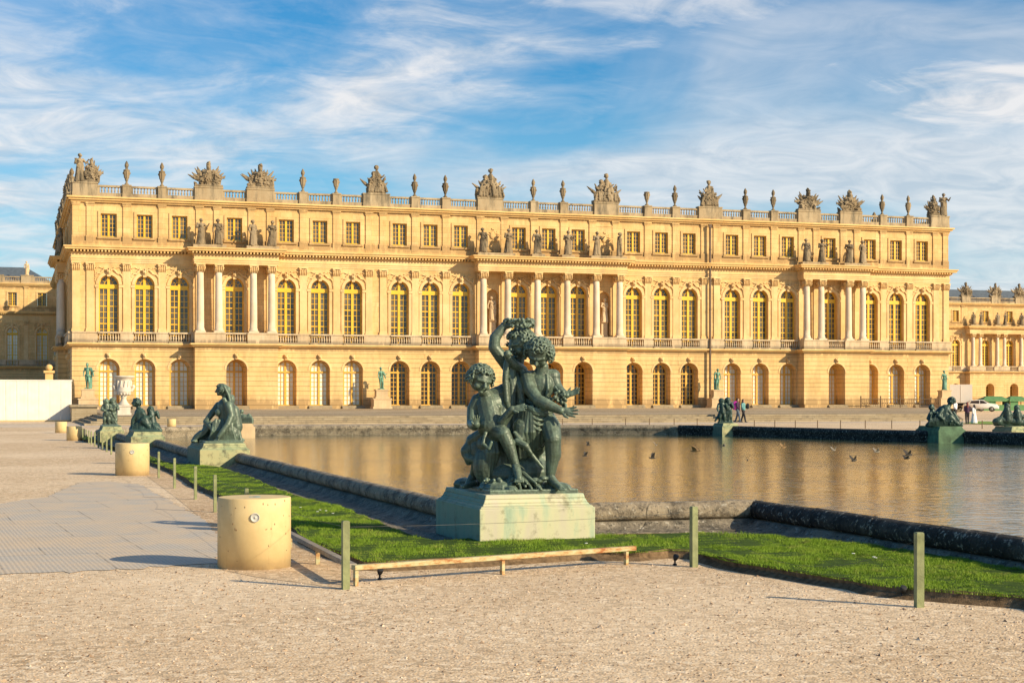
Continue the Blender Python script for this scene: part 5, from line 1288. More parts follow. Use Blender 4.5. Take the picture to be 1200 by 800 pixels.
# --- far side: kids by the couple, reclining figure at right, another on the left far coping and one at the right edge
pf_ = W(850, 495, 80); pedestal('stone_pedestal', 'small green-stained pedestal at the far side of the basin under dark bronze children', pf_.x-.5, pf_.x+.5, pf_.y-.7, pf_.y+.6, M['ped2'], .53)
D0 = 80.0; S = D0/FOC; hb = MB(); kids(850, 495, .93, 23); ch([(846, 478, 0), (842, 487, 0), (838, 493, 0)], [2, 1.8, 1.2], 7)
bronze_obj('bronze_children', hb, .024, (pf_.x, pf_.y, .53), M['bronze2'], 'dark bronze standing children on the far coping, left of the walking couple', 0, .02, .08)
pf_ = W(1103, 499, 68.5)
pedestal('stone_pedestal', 'long dark green pedestal standing in the far right side of the basin', pf_.x-.62, pf_.x+.62, pf_.y-1.1, pf_.y+1.25, simple('green_stained_stone', (.09, .16, .085), .8, 0, .5, 3, .3, True), .59, R(-8))
D0 = 68.2; S = D0/FOC; hb = MB()
head(1115, 470, 0, 3.9*S, (-.5, .1, .8), 0, 25, 1.2, 60); ch([(1113, 474, 0), (1109, 479, 0)], [2.4, 3.4])
ch([(1108, 480, 0), (1104, 492, 0)], [6.4, 7.6]); ch([(1104, 480, .05), (1098, 488, .05)], [5, 6]); ch([(1111, 481, -.15), (1117, 488, -.2), (1121, 493, -.2)], [2.4, 2.2, 1.7]); ch([(1104, 480, -.15), (1100, 487, -.25), (1105, 491, -.3)], [2.4, 2.1, 1.7])
ch([(1104, 494, -.05), (1113, 489, -.15), (1122, 496, -.2)], [6, 4.6, 2.6]); ch([(1100, 496, 0), (1112, 496.5, 0), (1127, 498, 0)], [4.4, 4, 2]); ch([(1098, 495, 0), (1088, 498, 0)], [5, 2.4]); ch([(1121, 497, -.2), (1126, 498, -.25)], [1.6, 1.2])
head(1092, 477.5, 0, 3.0*S, (.6, .1, .7), 0, 26, 1.15, 40); ch([(1092.5, 481.5, 0), (1094, 493, 0)], [3.2, 4.2]); ch([(1090, 484, -.1), (1087, 490, -.15), (1090, 494, -.2)], [1.7, 1.5, 1.2]); ch([(1095, 484, -.1), (1099, 483, -.1), (1103, 480, -.1)], [1.7, 1.5, 1.2]); ch([(1092, 493, 0), (1086, 498, 0)], [3, 1.8])
for k in range(26): a = k/25; ch([(1092+a*26, 487+rr.uniform(-5, 4), -.22), (1089+a*34, 493+rr.uniform(-2, 2), -.26), (1088+a*38, 498.5, -.2)], [.9, 1.0, 1.1], 6)
for k in range(30): p = P(rr.uniform(1112, 1128), rr.uniform(491, 498), rr.uniform(-.3, -.1)); hb.ell(p, rr.uniform(.6, 1.4)*S, None, 6, 4)
bronze_obj('bronze_recliner', hb, .022, (pf_.x, pf_.y, .59), M['bronze2'], 'dark bronze reclining figure with a leaning child on the green pedestal at right', 0, .015, .08)
pf_ = W(288.5, 496, 76); o = pedestal('stone_pedestal', 'plain pale stone block across the basin behind the seated bronze woman', pf_.x-.36, pf_.x+.36, pf_.y-.5, pf_.y+.5, M['statue2'], .58)
D0 = 76; S = D0/FOC; hb = MB()
ch([(281, 492, 0), (286, 489, 0), (295, 494, 0)], [4, 4, 2.4]); ch([(283, 490, 0), (282, 484, 0)], [3, 2.2]); head(283, 482, 0, 2.4*S, (-.5, .2, .7), 0, 27, 1.1, 14); ch([(288, 489, 0), (292, 486, 0), (296, 492, 0)], [2.4, 2, 1.6])
for k in range(8): ch([(281+k*2, 489, -.1), (281+k*2.1, 496, -.1)], [1.2, 1.4], 6)
bronze_obj('bronze_recliner', hb, .035, (pf_.x, pf_.y, .58), M['bronze'], 'small dark bronze reclining figure on the plain block behind the seated woman', 1, .015, .08)
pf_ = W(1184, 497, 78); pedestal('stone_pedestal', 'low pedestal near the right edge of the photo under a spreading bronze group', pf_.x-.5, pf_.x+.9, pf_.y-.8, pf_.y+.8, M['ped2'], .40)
D0 = 78; S = D0/FOC; hb = MB()
for (x, y, l) in ((1180, 476, -.5), (1192, 478, .6)):
    head(x, y, 0, 3*S, (l, 0, .8), 0, 28, 1.15, 24); ch([(x, y+4, 0), (x+1, y+16, 0)], [4, 5]); ch([(x-3, y+6, 0), (x-7, y+12, 0), (x-4, y+16, 0)], [2, 1.8, 1.4]); ch([(x+3, y+6, 0), (x+7, y+11, 0), (x+9, y+8, 0)], [2, 1.8, 1.4])
    ch([(x, y+17, 0), (x-9, y+15, 0), (x-13, y+21, 0)], [4, 3.4, 2]); ch([(x, y+17, 0), (x+8, y+17, 0), (x+10, y+21, 0)], [4, 3.2, 2])
el((1169, 494), 6, 5, 6, 0); ch([(1166, 497, 0), (1198, 497, 0)], [2, 2])
bronze_obj('bronze_group', hb, .026, (pf_.x, pf_.y, .40), M['bronze2'], 'two seated dark bronze figures near the right edge before the green stalls', 0, .03, .1)
# --- four verdigris statues standing against the palace
for (u, i, rz, h, lb) in ((-49.9, 4, -20, 2.65, 'at the left corner of the palace front'), (-19.6, 4, 25, 2.4, 'with one arm held out'), (19.7, 2, 0, 2.45, 'beside the drainpipe right of the centre'), (49.6, 0, 0, 2.4, 'at the right end of the palace front')):
    p = F(u, 1.9, ZT); mb = MB()
    for (a, z0, z1) in ((1.05, 0, .22), (.95, .22, 1.0), (1.02, 1.0, 1.12), (.72, 1.12, 1.3), (.62, 1.3, 1.95), (.7, 1.95, 2.08)): mb.box(-a, a, -a*.75, a*.75, z0-.1 if z0 == 0 else z0, z1-.003)
    tag(link('statue_pedestal', mb.mesh('statue_pedestal'), M['statue2'], None, p), 'stepped pale stone pedestal carrying the green statue '+lb, 'pedestal')
    place('green_statue', i, M['verdigris'], (p[0], p[1], ZT+2.07), h, R(rz), 'green bronze figure on a tall stone pedestal '+lb, 'statue')
# --- marble vase
vd = 112; vp = W(145, 483, vd); k = vd/FOC
mb = MB(); mb.box(-.50, .50, -.50, .50, 0, .15); mb.box(-.44, .44, -.44, .44, .15, .62); mb.box(-.5, .5, -.5, .5, .62, .72)
mb.lathe([(.40, .72), (.40, .80), (.30, .86), (.20, 1.05), (.17, 1.22), (.24, 1.30), (.20, 1.36), (.36, 1.45), (.50, 1.6), (.54, 1.78), (.50, 1.88), (.53, 1.92), (.50, 1.98), (.50, 2.45), (.60, 2.62), (.76, 2.70), (.78, 2.78), (.66, 2.79), (.5, 2.6)], 0, 0, 28)
for a in range(12):
    t = a*math.pi/6; mb.cap((.50*math.cos(t), .50*math.sin(t), 2.05), (.52*math.cos(t+.15), .52*math.sin(t+.15), 2.38), .06, .07, 7, 2); mb.ell((.4*math.cos(t), .4*math.sin(t), 1.55), (.1, .1, .14), None, 7, 5)
for s in (-1, 1): mb.cap((s*.55, 0, 1.75), (s*.68, -.0, 2.0), .1, .12, 8); mb.ell((s*.66, 0, 2.02), (.13, .14, .15))
tag(link('marble_vase', mb.mesh('marble_vase'), M['marble'], None, (vp.x, vp.y, .56)), 'big white carved marble vase on a square base above the left bronzes', 'vase')
# ------------------------------------------------------------------ bollards, posts, rails
def bollard_me(r, h):
    mb = MB(); mb.lathe([(r, -.05), (r, h-.012), (r-.004, h-.004), (r-.014, h), (r-.02, h)], 0, 0, 72); 
    me = mb.mesh('bollard'); return me
for i, (px, py, w_, hp, lb) in enumerate([(298, 663.5, 85, 0, 'nearest cream cylinder with round plaque and blue mark on top'), (155, 556.5, 39, 0, 'second nearest cream cylinder with a round plaque beside the grey ground grid'),
                            (87, 516, 17.6, 0, 'third cream cylinder away along the left path'), (71.5, 507, 13.6, 0, 'farthest cream cylinder on the left in front of the white hoarding'), (201, 500.5, 10.3, 0, 'small cream cylinder far off behind the reclining bronzes, below the steps')]):
    p = G(px, py); d = (p.x*ST+p.y*CT); r = w_/2*d/FOC; h = .76*r/.395
    t = thing('bollard', lb, 'bollard', p, 0, None); link('bollard_body', bollard_me(r, h), M['cyl'], t)
    if i < 2:
        az = math.atan2(-p.y, -p.x)+(.0 if i else .02); rot = Matrix.Rotation(az, 4, 'Z') @ Matrix.Rotation(math.pi/2, 4, 'Y')
        mb = MB(); mb.lathe([(.050, 0), (.050, .012), (.043, .018), (.043, .014), (.006, .014), (.006, .02), (.001, .021)], 0, 0, 24)
        me = mb.mesh('plaque'); me.transform(Matrix.Translation((r*math.cos(az), r*math.sin(az), h*.74)) @ rot.to_4x4()); link('plaque', me, M['cyl_grey'], t)
        mb = MB(); mb.box(-.002, .012, -.05, .05, -.09, .09); me = mb.mesh('side_plate'); a2 = az+1.35
        me.transform(Matrix.Translation((r*math.cos(a2+.2), r*math.sin(a2+.2), h*.45)) @ Matrix.Rotation(a2+.2, 4, 'Z'))
        if i == 0: me.transform(Matrix.Rotation(math.pi*.5+.75, 4, 'Z')) if False else None
        rn = random.Random(3+i); mb = MB()
        for k in range(26):
            a = az+rn.uniform(-1.3, 1.3); z = h*rn.uniform(.55, .97) if k < 20 else h*rn.uniform(.1, .5); s = rn.uniform(.0025, .006)
            mb.ell((r*math.cos(a), r*math.sin(a), z), (s, s, s*rn.uniform(1, 3.0)), None, 6, 4)
        link('rust_spots', mb.mesh('rust_spots'), M['cyl_dark'], t)['kind'] = 'stuff'
        if i == 0: mb = MB(); mb.lathe([(.045, 0), (.045, .004), (.03, .005)], .02, -.03, 7); mb.box(-.06, .03, -.05, -.01, 0, .003); link('paint_mark', mb.mesh('paint_mark'), M['blue'], t, (0, 0, h))
posts = [(405, 690, 77), (813, 664, 74), (1077, 711, 89)]
left = [(289, 622, 50), (252, 600, 44), (229, 585, 39), (204.5, 572, 35.5), (186, 560, 31), (174, 551, 28)]
far_l = [(130.4, 532.5, 22), (125, 529.5, 20), (120, 526.8, 19), (115.3, 524.8, 18), (111, 522.8, 17), (107, 521, 16), (104, 519.2, 15.2), (101, 517.6, 14.5), (98.6, 516.2, 14), (96.8, 514.9, 13)]
allp = []
def post_me(w, h):
    mb = MB(); mb.box(-w, w, -w, w, -.05, h-.01); mb.frustum(0, 0, h-.01, h, w, w, w*.8, w*.8); return mb.mesh('fence_post')
PM = post_me(.034, .66)
for i, (px, py, hp) in enumerate([posts[1], posts[2]]):
    p = G(px, py); tag(link('fence_post', PM, M['post'], None, p, R(-8 if i else 5)), ('olive wooden post standing right of the rusty rail' if i == 0 else 'rightmost olive wooden post in front of the sunny grass'), 'post', 'low wooden posts around the lawn'); allp.append((px, p))
lp = [posts[0]]+left+far_l
for i, (px, py, hp) in enumerate(lp):
    p = G(px, py); d = p.x*ST+p.y*CT; h = hp*d/FOC
    lb = 'olive wooden post at the corner where the two low rails meet' if i == 0 else ('post top peeping over the nearest cream cylinder' if i == 1 else 'thin olive post of the lawn fence, %s from the corner post going away' % ORD[i])
    o = tag(link('fence_post', PM if i == 0 else post_me(.024, h), M['post'], None, p, R(3+i)), lb, 'post', 'low wooden posts around the lawn')
def wire(a, b, sag, r, label):
    r *= .5
    mb = MB(); n = 14; pts = [Vector(a).lerp(Vector(b), i/n)-Vector((0, 0, sag*4*(i/n)*(1-i/n))) for i in range(n+1)]
    for p, q in zip(pts, pts[1:]): mb.cap(p, q, r, r, 5, 1)
    me = mb.mesh('wire'); o = Vector(a); rebase(me, o); return tag(link('wire', me, M['wire'], None, o), label, 'wire', 'wires strung between the posts')
pa_ = G(405, 690); pb_ = G(813, 664); pc_ = G(1077, 711); zt = Vector((0, 0, .60))
wire(pa_+zt, pb_+zt, .03, .004, 'thin dark wire crossing in front of the big pedestal from the corner post')
wire(pb_+zt, pc_+zt, .40, .003, 'slack thin wire between the two right-hand posts')
prev = pa_
for i, (px, py, hp) in enumerate(left[:5]):
    p = G(px, py); d = p.x*ST+p.y*CT; wire(prev+Vector((0, 0, .60)), p+Vector((0, 0, hp*d/FOC-.05)), .05, .0035, 'thin wire of the left fence, %s span from the corner post' % ORD[i]); prev = p
def rail(a, b, legs, mat, label):
    a = Vector(a); b = Vector(b); L = (b-a).length; an = math.atan2(b.y-a.y, b.x-a.x)
    t = thing('low_rail', label, 'rail', a, an); mb = MB(); mb.box(-.03, L+.03, -.04, .04, .155, .205); o = link('beam', mb.mesh('beam'), mat, t)
    bv = o.modifiers.new('b', 'BEVEL'); bv.width = .006; bv.segments = 2
    for f in legs: mb = MB(); mb.box(-.018, .018, -.022, .022, -.08, .152); link('leg', mb.mesh('rail_leg'), M['rail'], t, (L*f, 0, 0))
rail(G(417, 686), G(741, 661), (.0, .5, .975), M['rail'], 'long rusty low rail with flaking green paint in front of the lawn corner')
rail(G(413, 684), G(330, 637), (.05, .43, .85), M['rail2'], 'grey weathered low rail running behind the nearest cream cylinder')
for (px, py, lb) in ((445, 679, 'small dark spotlight on the gravel under the rusty rail'), (791, 662, 'small dark ground spotlight left of the middle post'), (1057, 701, 'small dark ground spotlight left of the rightmost post')):
    p = G(px, py); t = thing('ground_spotlight', lb, 'spotlight', p); mb = MB(); mb.lathe([(.022, 0), (.022, .02), (.010, .022), (.010, .055)], 0, 0, 10); link('stand', mb.mesh('spot_stand'), M['black'], t)
    mb = MB(); mb.lathe([(.020, 0), (.030, .03), (.032, .06), (.027, .062)], 0, 0, 12); me = mb.mesh('spot_head'); me.transform(Matrix.Translation((0, 0, .06)) @ Matrix.Rotation(R(35), 4, 'X')); link('lamp_head', me, M['black'], t)
# thin posts in front of the far steps
for i, px in enumerate([659, 694, 733, 761, 790, 817, 884, 908, 932, 958, 985, 1014, 1045, 1078, 1151, 1193]):
    py = 497.5+max(0, (px-880)/300*3.5); d = 100 if px < 860 else 92; p = W(px, py, d)
    p.z = 0; mb = MB(); mb.box(-.02, .02, -.02, .02, 0, .48); mb.frustum(0, 0, .48, .5, .024, .024, .01, .01)
    tag(link('far_fence_post', mb.mesh('far_fence_post'), M['iron'], None, p), 'slim dark post on the pale path beyond the basin, %s from the left' % ORD[i], 'post', 'slim posts beyond the basin')
# ------------------------------------------------------------------ hoarding and the little things at the sides
hd = W(84, 493, 120.5); a0 = W(-60, 493, 117.6); hl = (Vector((hd.x-a0.x, hd.y-a0.y))).length; an = math.atan2(hd.y-a0.y, hd.x-a0.x)
t = thing('hoarding', 'white painted board hoarding closing the left side of the palace forecourt', 'hoarding', (a0.x, a0.y, 0), an)
n = 11
for k in range(n):
    mb = MB(); w = hl/n; mb.box(.008, w-.008, -.03, .03, .1, 3.05)
    for j in range(1, 8): mb.box(w*j/8-.015, w*j/8+.015, -.045, -.029, .12, 3.03)
    link('panel', mb.mesh('panel'), M['hoard'], t, (k*w, 0, 0))
mb = MB(); mb.box(-.05, hl+.05, -.07, .07, 3.05, 3.15); link('top_rail', mb.mesh('top_rail'), M['hoard'], t)
mb = MB(); mb.box(-.05, hl+.05, -.14, .07, 0, .09); link('foot_board', mb.mesh('foot_board'), M['cyl'], t)
p = W(57.5, 445, 135); mb = MB(); mb.box(-.32, .32, -.32, .32, 0, 3.9); mb.box(-.45, .45, -.45, .45, 3.9, 4.1); mb.ell((0, 0, 4.35), .3)
tag(link('stone_gatepost', mb.mesh('stone_gatepost'), M['cornice'], None, (p.x, p.y, 0)), 'ochre stone gatepost with a ball top peeping over the white hoarding', 'post')
# iron railing by the right-hand arches
for (u0, u1, lb) in ((37.5, 48.0, 'rusty scrolled iron railing in front of the rightmost arches of the palace'),):
    t = thing('iron_railing', lb, 'railing', F(u0, 3.2, ZT)); L = u1-u0; mb = MB(); mb.box(0, L, -.03, .03, 1.0, 1.06); mb.box(0, L, -.03, .03, .12, .17); link('rails', mb.mesh('rails'), M['iron'], t)
    mb = MB()
    for k in range(int(L/.3)): x = .3*k+.15; mb.box(x-.015, x+.015, -.015, .015, .17, 1.0); mb.lathe([(.06, .5), (.09, .55), (.06, .6)], x+.12, 0, 6)
    link('bars', mb.mesh('bars'), M['iron'], t)
    for k in range(5): mb = MB(); mb.box(-.05, .05, -.05, .05, 0, 1.25); mb.ell((0, 0, 1.3), .08, None, 8, 6); link('upright', mb.mesh('upright'), M['iron'], t, (L*k/4, 0, 0))
# box lorry, car and stalls at the far right
tp = W(1126, 478, 205); t = thing('box_lorry', 'white box lorry parked end-on in front of the right palace wing', 'lorry', (tp.x, tp.y, 0), R(-33))
mb = MB(); mb.box(-1.35, 1.35, -3, 3.2, 1.15, 3.4); mb.box(-1.38, 1.38, -3.04, -2.98, 1.1, 3.45); mb.box(-.02, .02, -3.07, -3.03, 1.2, 3.35); link('cargo_box', mb.mesh('cargo_box'), M['white'], t)
mb = MB(); mb.box(-1.0, 1.0, 3.3, 5.0, .5, 2.4); mb.frustum(0, 4.1, 2.4, 2.9, 1.0, .85, .9, .6); link('cab', mb.mesh('cab'), M['white'], t)
mb = MB(); mb.box(-.9, .9, -2.9, 4.9, .75, 1.12); link('chassis', mb.mesh('chassis'), M['black'], t)
for x in (-1.05, 1.05):
    for y in (-1.9, 3.9):
        mb = MB(); mb.lathe([(.25, -.14), (.45, -.13), (.47, 0), (.45, .13), (.25, .14)], 0, 0, 20); me = mb.mesh('lorry_wheel'); me.transform(Matrix.Rotation(math.pi/2, 4, 'Y')); link('wheel', me, M['black'], t, (x, y, .47))
for x in (-1.1, 1.1): mb = MB(); mb.box(-.1, .1, -.03, .03, -.06, .06); link('tail_light', mb.mesh('tail_light'), M['lamp_red'], t, (x, -3.05, 1.0))
def car(loc, rz, label):
    t = thing('parked_car', label, 'car', loc, rz)
    prof = [(-2.15, .35), (-2.2, .75), (-2.05, .95), (-1.55, 1.02), (-1.25, 1.38), (-.5, 1.5), (.35, 1.45), (1.0, 1.05), (1.85, .92), (2.15, .72), (2.18, .35)]
    rows = [(-.86, .0, 1.0), (-.80, 0, 1.0), (0, 0, 1), (.80, 0, 1), (.86, 0, 1.0)]; vs = []; n = len(prof)
    for (y, dx, k) in rows:
        for (x, z) in prof:
            yy = y*(1-.18*max(0, (z-.95)/.55)); e = .05 if abs(y) > .85 else 0
            vs.append((x*(1-e*.6), yy, z-e*.6 if z > .5 else z))
    fs = [(r*n+i, r*n+(i+1) % n, (r+1)*n+(i+1) % n, (r+1)*n+i) for r in range(len(rows)-1) for i in range(n)]
    fs += [tuple(reversed(range(n))), tuple(range((len(rows)-1)*n, len(rows)*n))]
    mb = MB(); mb.add(vs, fs, True); link('body', mb.mesh('car_body'), M['white'], t)
    for s in (-1, 1):
        mb = MB(); y = s*.80
        for (a, b, c, d) in (((-1.3, 1.06), (-1.1, 1.36), (-.15, 1.42), (-.15, 1.02)), ((-.05, 1.02), (-.05, 1.42), (.35, 1.38), (.85, 1.05))):
            f = lambda q: (q[0], s*(.865-.86*.18*max(0, (q[1]-.95)/.55)), q[1])
            mb.add([f(a), f(b), f(c), f(d)], [(0, 1, 2, 3)])
        link('side_window', mb.mesh('side_window'), M['glass_dark'], t)
        for x in (-1.35, 1.35):
            w = MB(); w.lathe([(.2, -.1), (.31, -.1), (.33, 0), (.31, .1), (.2, .1)], 0, 0, 20); me = w.mesh('tyre'); me.transform(Matrix.Rotation(math.pi/2, 4, 'X')); wo = link('wheel', me, M['black'], t, (x, s*.80, .33))
            w = MB(); w.lathe([(.19, 0), (.19, .11), (.05, .13)], 0, 0, 12); me = w.mesh('rim'); me.transform(Matrix.Rotation(-s*math.pi/2, 4, 'X')); link('rim', me, M['lead'], wo)
        for x, m, nm in ((2.17, M['lamp_clear'], 'headlight'), (-2.17, M['lamp_red'], 'tail_light')): w = MB(); w.box(-.04, .04, -.16, .16, -.07, .07); link(nm, w.mesh(nm), m, t, (x, s*.6, .72))
    for (x0_, x1_, z0, z1, nm) in ((.40, .97, 1.42, 1.08, 'windscreen'), (-1.27, -1.52, 1.36, 1.05, 'rear_window')):
        w = MB(); sg = 1 if x0_ > 0 else -1; w.add([(x0_+.03*sg, -.66, z0+.02), (x0_+.03*sg, .66, z0+.02), (x1_+.03*sg, .74, z1+.02), (x1_+.03*sg, -.74, z1+.02)], [(0, 1, 2, 3)]); link(nm, w.mesh(nm), M['glass_dark'], t)
    return t
cp_ = W(1149.5, 482, 201); car((cp_.x, cp_.y, 0), R(-38), 'white hatchback car parked at the far right beside the box lorry')
cp_ = W(1129, 481, 207); car((cp_.x, cp_.y-1.5, 0), R(-30), 'white car half hidden behind the people, below the box lorry')
for i, (px, w, lb) in enumerate(((1164, 3.6, 'green canvas stall with a pitched top, left one of two by the right wing'), (1190, 2.4, 'green canvas stall with a pitched top, right one of two by the right wing'))):
    p = W(px, 481, 214); t = thing('canvas_stall', lb, 'stall', (p.x, p.y, 0), R(-12)); mb = MB(); a = w/2+.15
    mb.frustum(0, 0, 1.45, 1.95, a, 1.3, a*.55, .15); mb.box(-a, a, -1.3, 1.3, 1.25, 1.44); link('canopy', mb.mesh('canopy'), M['green'], t)
    mb = MB(); mb.box(-a+.1, a-.1, -1.1, 1.1, 0, .8); mb.box(-a+.1, -.1, -1.1, 1.1, .8, 1.25); link('side_panel', mb.mesh('side_panel'), M['green'], t)
    for sx in (-1, 1):
        for sy in (-1, 1): mb = MB(); mb.box(-.05, .05, -.05, .05, 0, 1.3); link('pole', mb.mesh('pole'), M['iron'], t, (sx*(a-.06), sy*1.2, 0))
struct('far_lawn', poly_mesh('far_lawn', [tuple(G(1128, 496.5).xy), tuple(G(1215, 498.5).xy), tuple(G(1240, 494.5).xy), tuple(G(1140, 493.8).xy)], [], .03), M['grass'])
# ------------------------------------------------------------------ people
def person(loc, rz, h, label, top, bottom, hairm, skirt=False, long_hair=False, stride=.16, armf=.2, bent=False):
    k = h/1.75
    t = thing('person', label, 'person', loc, rz)
    b = MB()
    hip = Vector((0, 0, .93)); 
    def legp(s, f): return [Vector((s*.09, 0, .92)), Vector((s*.095, -f*.55-.04, .50)), Vector((s*.09, -f, .09))]
    L = {-1: legp(-1, stride), 1: legp(1, -stride)}
    for s in (-1, 1):
        b.chain(L[s], [.085, .058, .04]); b.cap(L[s][2]+Vector((0, .03, -.05)), L[s][2]+Vector((0, -.14, -.06)), .04, .03)
    b.ell((0, 0, .97), (.16, .12, .13)); b.cap((0, 0, 1.0), (0, 0, 1.30), .125, .14); b.ell((0, 0, 1.36), (.2, .11, .12)); b.cap((0, 0, 1.45), (0, -.01, 1.55), .055, .05)
    b.ell((0, -.01, 1.63), (.078, .095, .115)); b.ell((0, -.105, 1.62), (.015, .025, .03), None, 6, 4); b.ell((0, -.07, 1.56), (.045, .04, .04))
    for s in (-1, 1): b.ell((s*.08, 0, 1.62), (.012, .02, .03), None, 6, 4); b.ell((s*.03, -.09, 1.65), (.014, .012, .01), None, 6, 4)
    A = {}
    for s in (-1, 1):
        f = armf*s; e = Vector((s*.24, -.02+f*.25, 1.12)); w = Vector((s*.23, -.10+f, .90)) if not bent else Vector((s*.16, -.24, 1.05)); A[s] = [Vector((s*.19, 0, 1.38)), e, w]
        b.chain(A[s], [.055, .042, .03]); 
        d = (w-e).normalized(); b.ell(w+d*.05, (.022, .04, .045), None, 8, 6)
        for q in range(4): b.cap(w+d*.08+Vector((0, (q-1.5)*.018, 0)), w+d*(.155-.008*abs(q-1.3))+Vector((0, (q-1.5)*.02-.01, 0)), .009, .007, 6, 2)
        b.cap(w+d*.03, w+d*.09+Vector((0, -.05, 0)), .011, .009, 6, 2)
    for lst in (b.v,): b.v = [(x*k, y*k, z*k) for x, y, z in b.v]
    link('body', sculpt('body', b, .012, 1), M['skin'], t)
    def part(nm, fn, m, vox=.018):
        c = MB(); fn(c); c.v = [(x*k, y*k, z*k) for x, y, z in c.v]; link(nm, sculpt(nm, c, vox, 2, .01, .08), m, t)
    def jacket(c):
        c.ell((0, 0, .97), (.19, .145, .14)); c.cap((0, 0, .98), (0, 0, 1.30), .16, .165); c.ell((0, 0, 1.37), (.225, .13, .125))
        for s in (-1, 1): c.chain([A[s][0], A[s][1], A[s][1].lerp(A[s][2], .85)], [.075, .06, .047])
    def trousers(c):
        c.ell((0, 0, .93), (.175, .135, .12))
        for s in (-1, 1): c.chain(L[s], [.105, .075, .06])
    def gown(c):
        for q in range(14):
            a = q*math.pi/7; c.cap((.13*math.cos(a), .10*math.sin(a), 1.0), (.27*math.cos(a), .24*math.sin(a), .10), .05, .06, 8, 2)
        c.cap((0, 0, 1.05), (0, 0, .2), .15, .2)
    def hr(c):
        c.ell((0, .015, 1.66), (.092, .10, .11)); c.ell((0, .05, 1.62), (.085, .07, .11))
        if long_hair: c.cap((0, .06, 1.6), (0, .09, 1.36), .085, .09)
    def shoe(c):
        for s in (-1, 1): c.cap(L[s][2]+Vector((0, .035, -.05)), L[s][2]+Vector((0, -.15, -.06)), .048, .04)
    part('jacket' if not skirt else 'gown_top', jacket, top); part('trousers' if not skirt else 'gown', gown if skirt else trousers, bottom); part('hair', hr, hairm, .014); part('shoes', shoe, M['blackcloth'], .014)
    return t, k
rear = R(180-17.6)
def at(px, py): return G(px, py)
p1 = at(864.5, 494.6); person(p1, R(40), 1.76, 'person in dark jacket and blue jeans walking with a magenta backpack by the far coping', M['plum'], M['denim'], M['hair'], stride=.22)
fw = Vector((math.sin(R(40)), -math.cos(R(40)), 0))
def bag(loc, rz, m, label, w=.17, h=.26, d=.13):
    b = MB(); b.ell((0, 0, 0), (w, d, h)); b.box(-w*.8, w*.8, -d*.6, d*.7, -h*.85, h*.7); b.ell((0, d*.8, -h*.35), (w*.7, d*.5, h*.4))
    tag(link('backpack', sculpt('backpack', b, .018, 3), m, None, loc, rz), label, 'bag')
bag(p1+Vector((0, 0, 1.22))-fw*.2+Vector((-.0, -.08, 0)), R(-10), M['magenta'], 'bright magenta backpack worn by the walker beside the far bronze children', .23, .34, .17)
p2 = at(871, 494.6); person(p2, R(30), 1.68, 'person in a teal jacket and black trousers walking beside the magenta backpack', M['teal'], M['blackcloth'], M['hair'], stride=.26, long_hair=True)
bag(p2+Vector((.36, .0, 1.18)), R(60), M['blackcloth'], 'black shoulder bag carried by the walker in teal', .2, .22, .14)
p3 = at(1119.5, 491.5); person(p3, R(20), 1.62, 'person in a white shirt and dark trousers behind the reclining bronze at right', M['whitecloth'], M['blackcloth'], M['hair'], stride=.1)
p4 = at(1133.5, 496.8); person(p4, R(160), 1.50, 'person with long red-brown hair and dark clothes beside the white gown', M['plum'], M['blackcloth'], M['redhair'], long_hair=True, stride=.05, bent=True)
p5 = at(1141.5, 496.4); person(p5, R(200), 1.33, 'small person in a long white gown with dark hair at right', M['whitecloth'], M['whitecloth'], M['hair'], skirt=True, long_hair=True, stride=.03)
# ------------------------------------------------------------------ birds
def bird(px, py, z, span, rz, m, up, label, bank=.3):
    d = (H-z)*FOC/(py-HY); p = W(px, py, d); k = span/2
    t = thing('flying_bird', label, 'bird', p, rz, 'birds flying low over the water')
    b = MB(); b.chain([(-.5*k, 0, .0), (-.2*k, 0, 0), (.25*k, 0, .02*k), (.5*k, 0, .06*k)], [.03*k, .13*k, .15*k, .09*k], 8); b.ell((.56*k, 0, .09*k), .11*k, None, 8, 6)
    b.add([(-.45*k, -.03*k, 0), (-.45*k, .03*k, 0), (-.85*k, .12*k, .02*k), (-.85*k, -.12*k, .02*k), (-.45*k, 0, .03*k)], [(0, 1, 2, 3), (0, 4, 1), (1, 4, 2), (2, 4, 3), (3, 4, 0)])
    link('body', sculpt('body', b, max(.01, .04*k), 1), m, t)
    for s in (-1, 1):
        w = MB(); vs = []; prof = [(0, .28, -.18), (.35, .26, -.22), (.75, .12, -.24), (1.0, -.12, -.2)]
        for (q, a, c) in prof:
            zz = math.sin(up)*q*k; yy = s*math.cos(up)*q*k
            vs += [(a*k, yy, zz+.02*k+.05*k), (c*k, yy, zz+.0), (a*k, yy, zz), (c*k, yy, zz-.015*k)]
        fs = []
        for i in range(3):
            o = 4*i; fs += [(o, o+1, o+5, o+4), (o+2, o+6, o+7, o+3), (o, o+4, o+6, o+2), (o+1, o+3, o+7, o+5)]
        fs += [(12, 13, 15, 14)]; w.add(vs, fs); link('wing', w.mesh('wing'), m, t)
    w = MB(); w.cap((.64*k, 0, .08*k), (.78*k, 0, .06*k), .03*k, .008*k, 6, 1); link('beak', w.mesh('beak'), M['beak'], t)
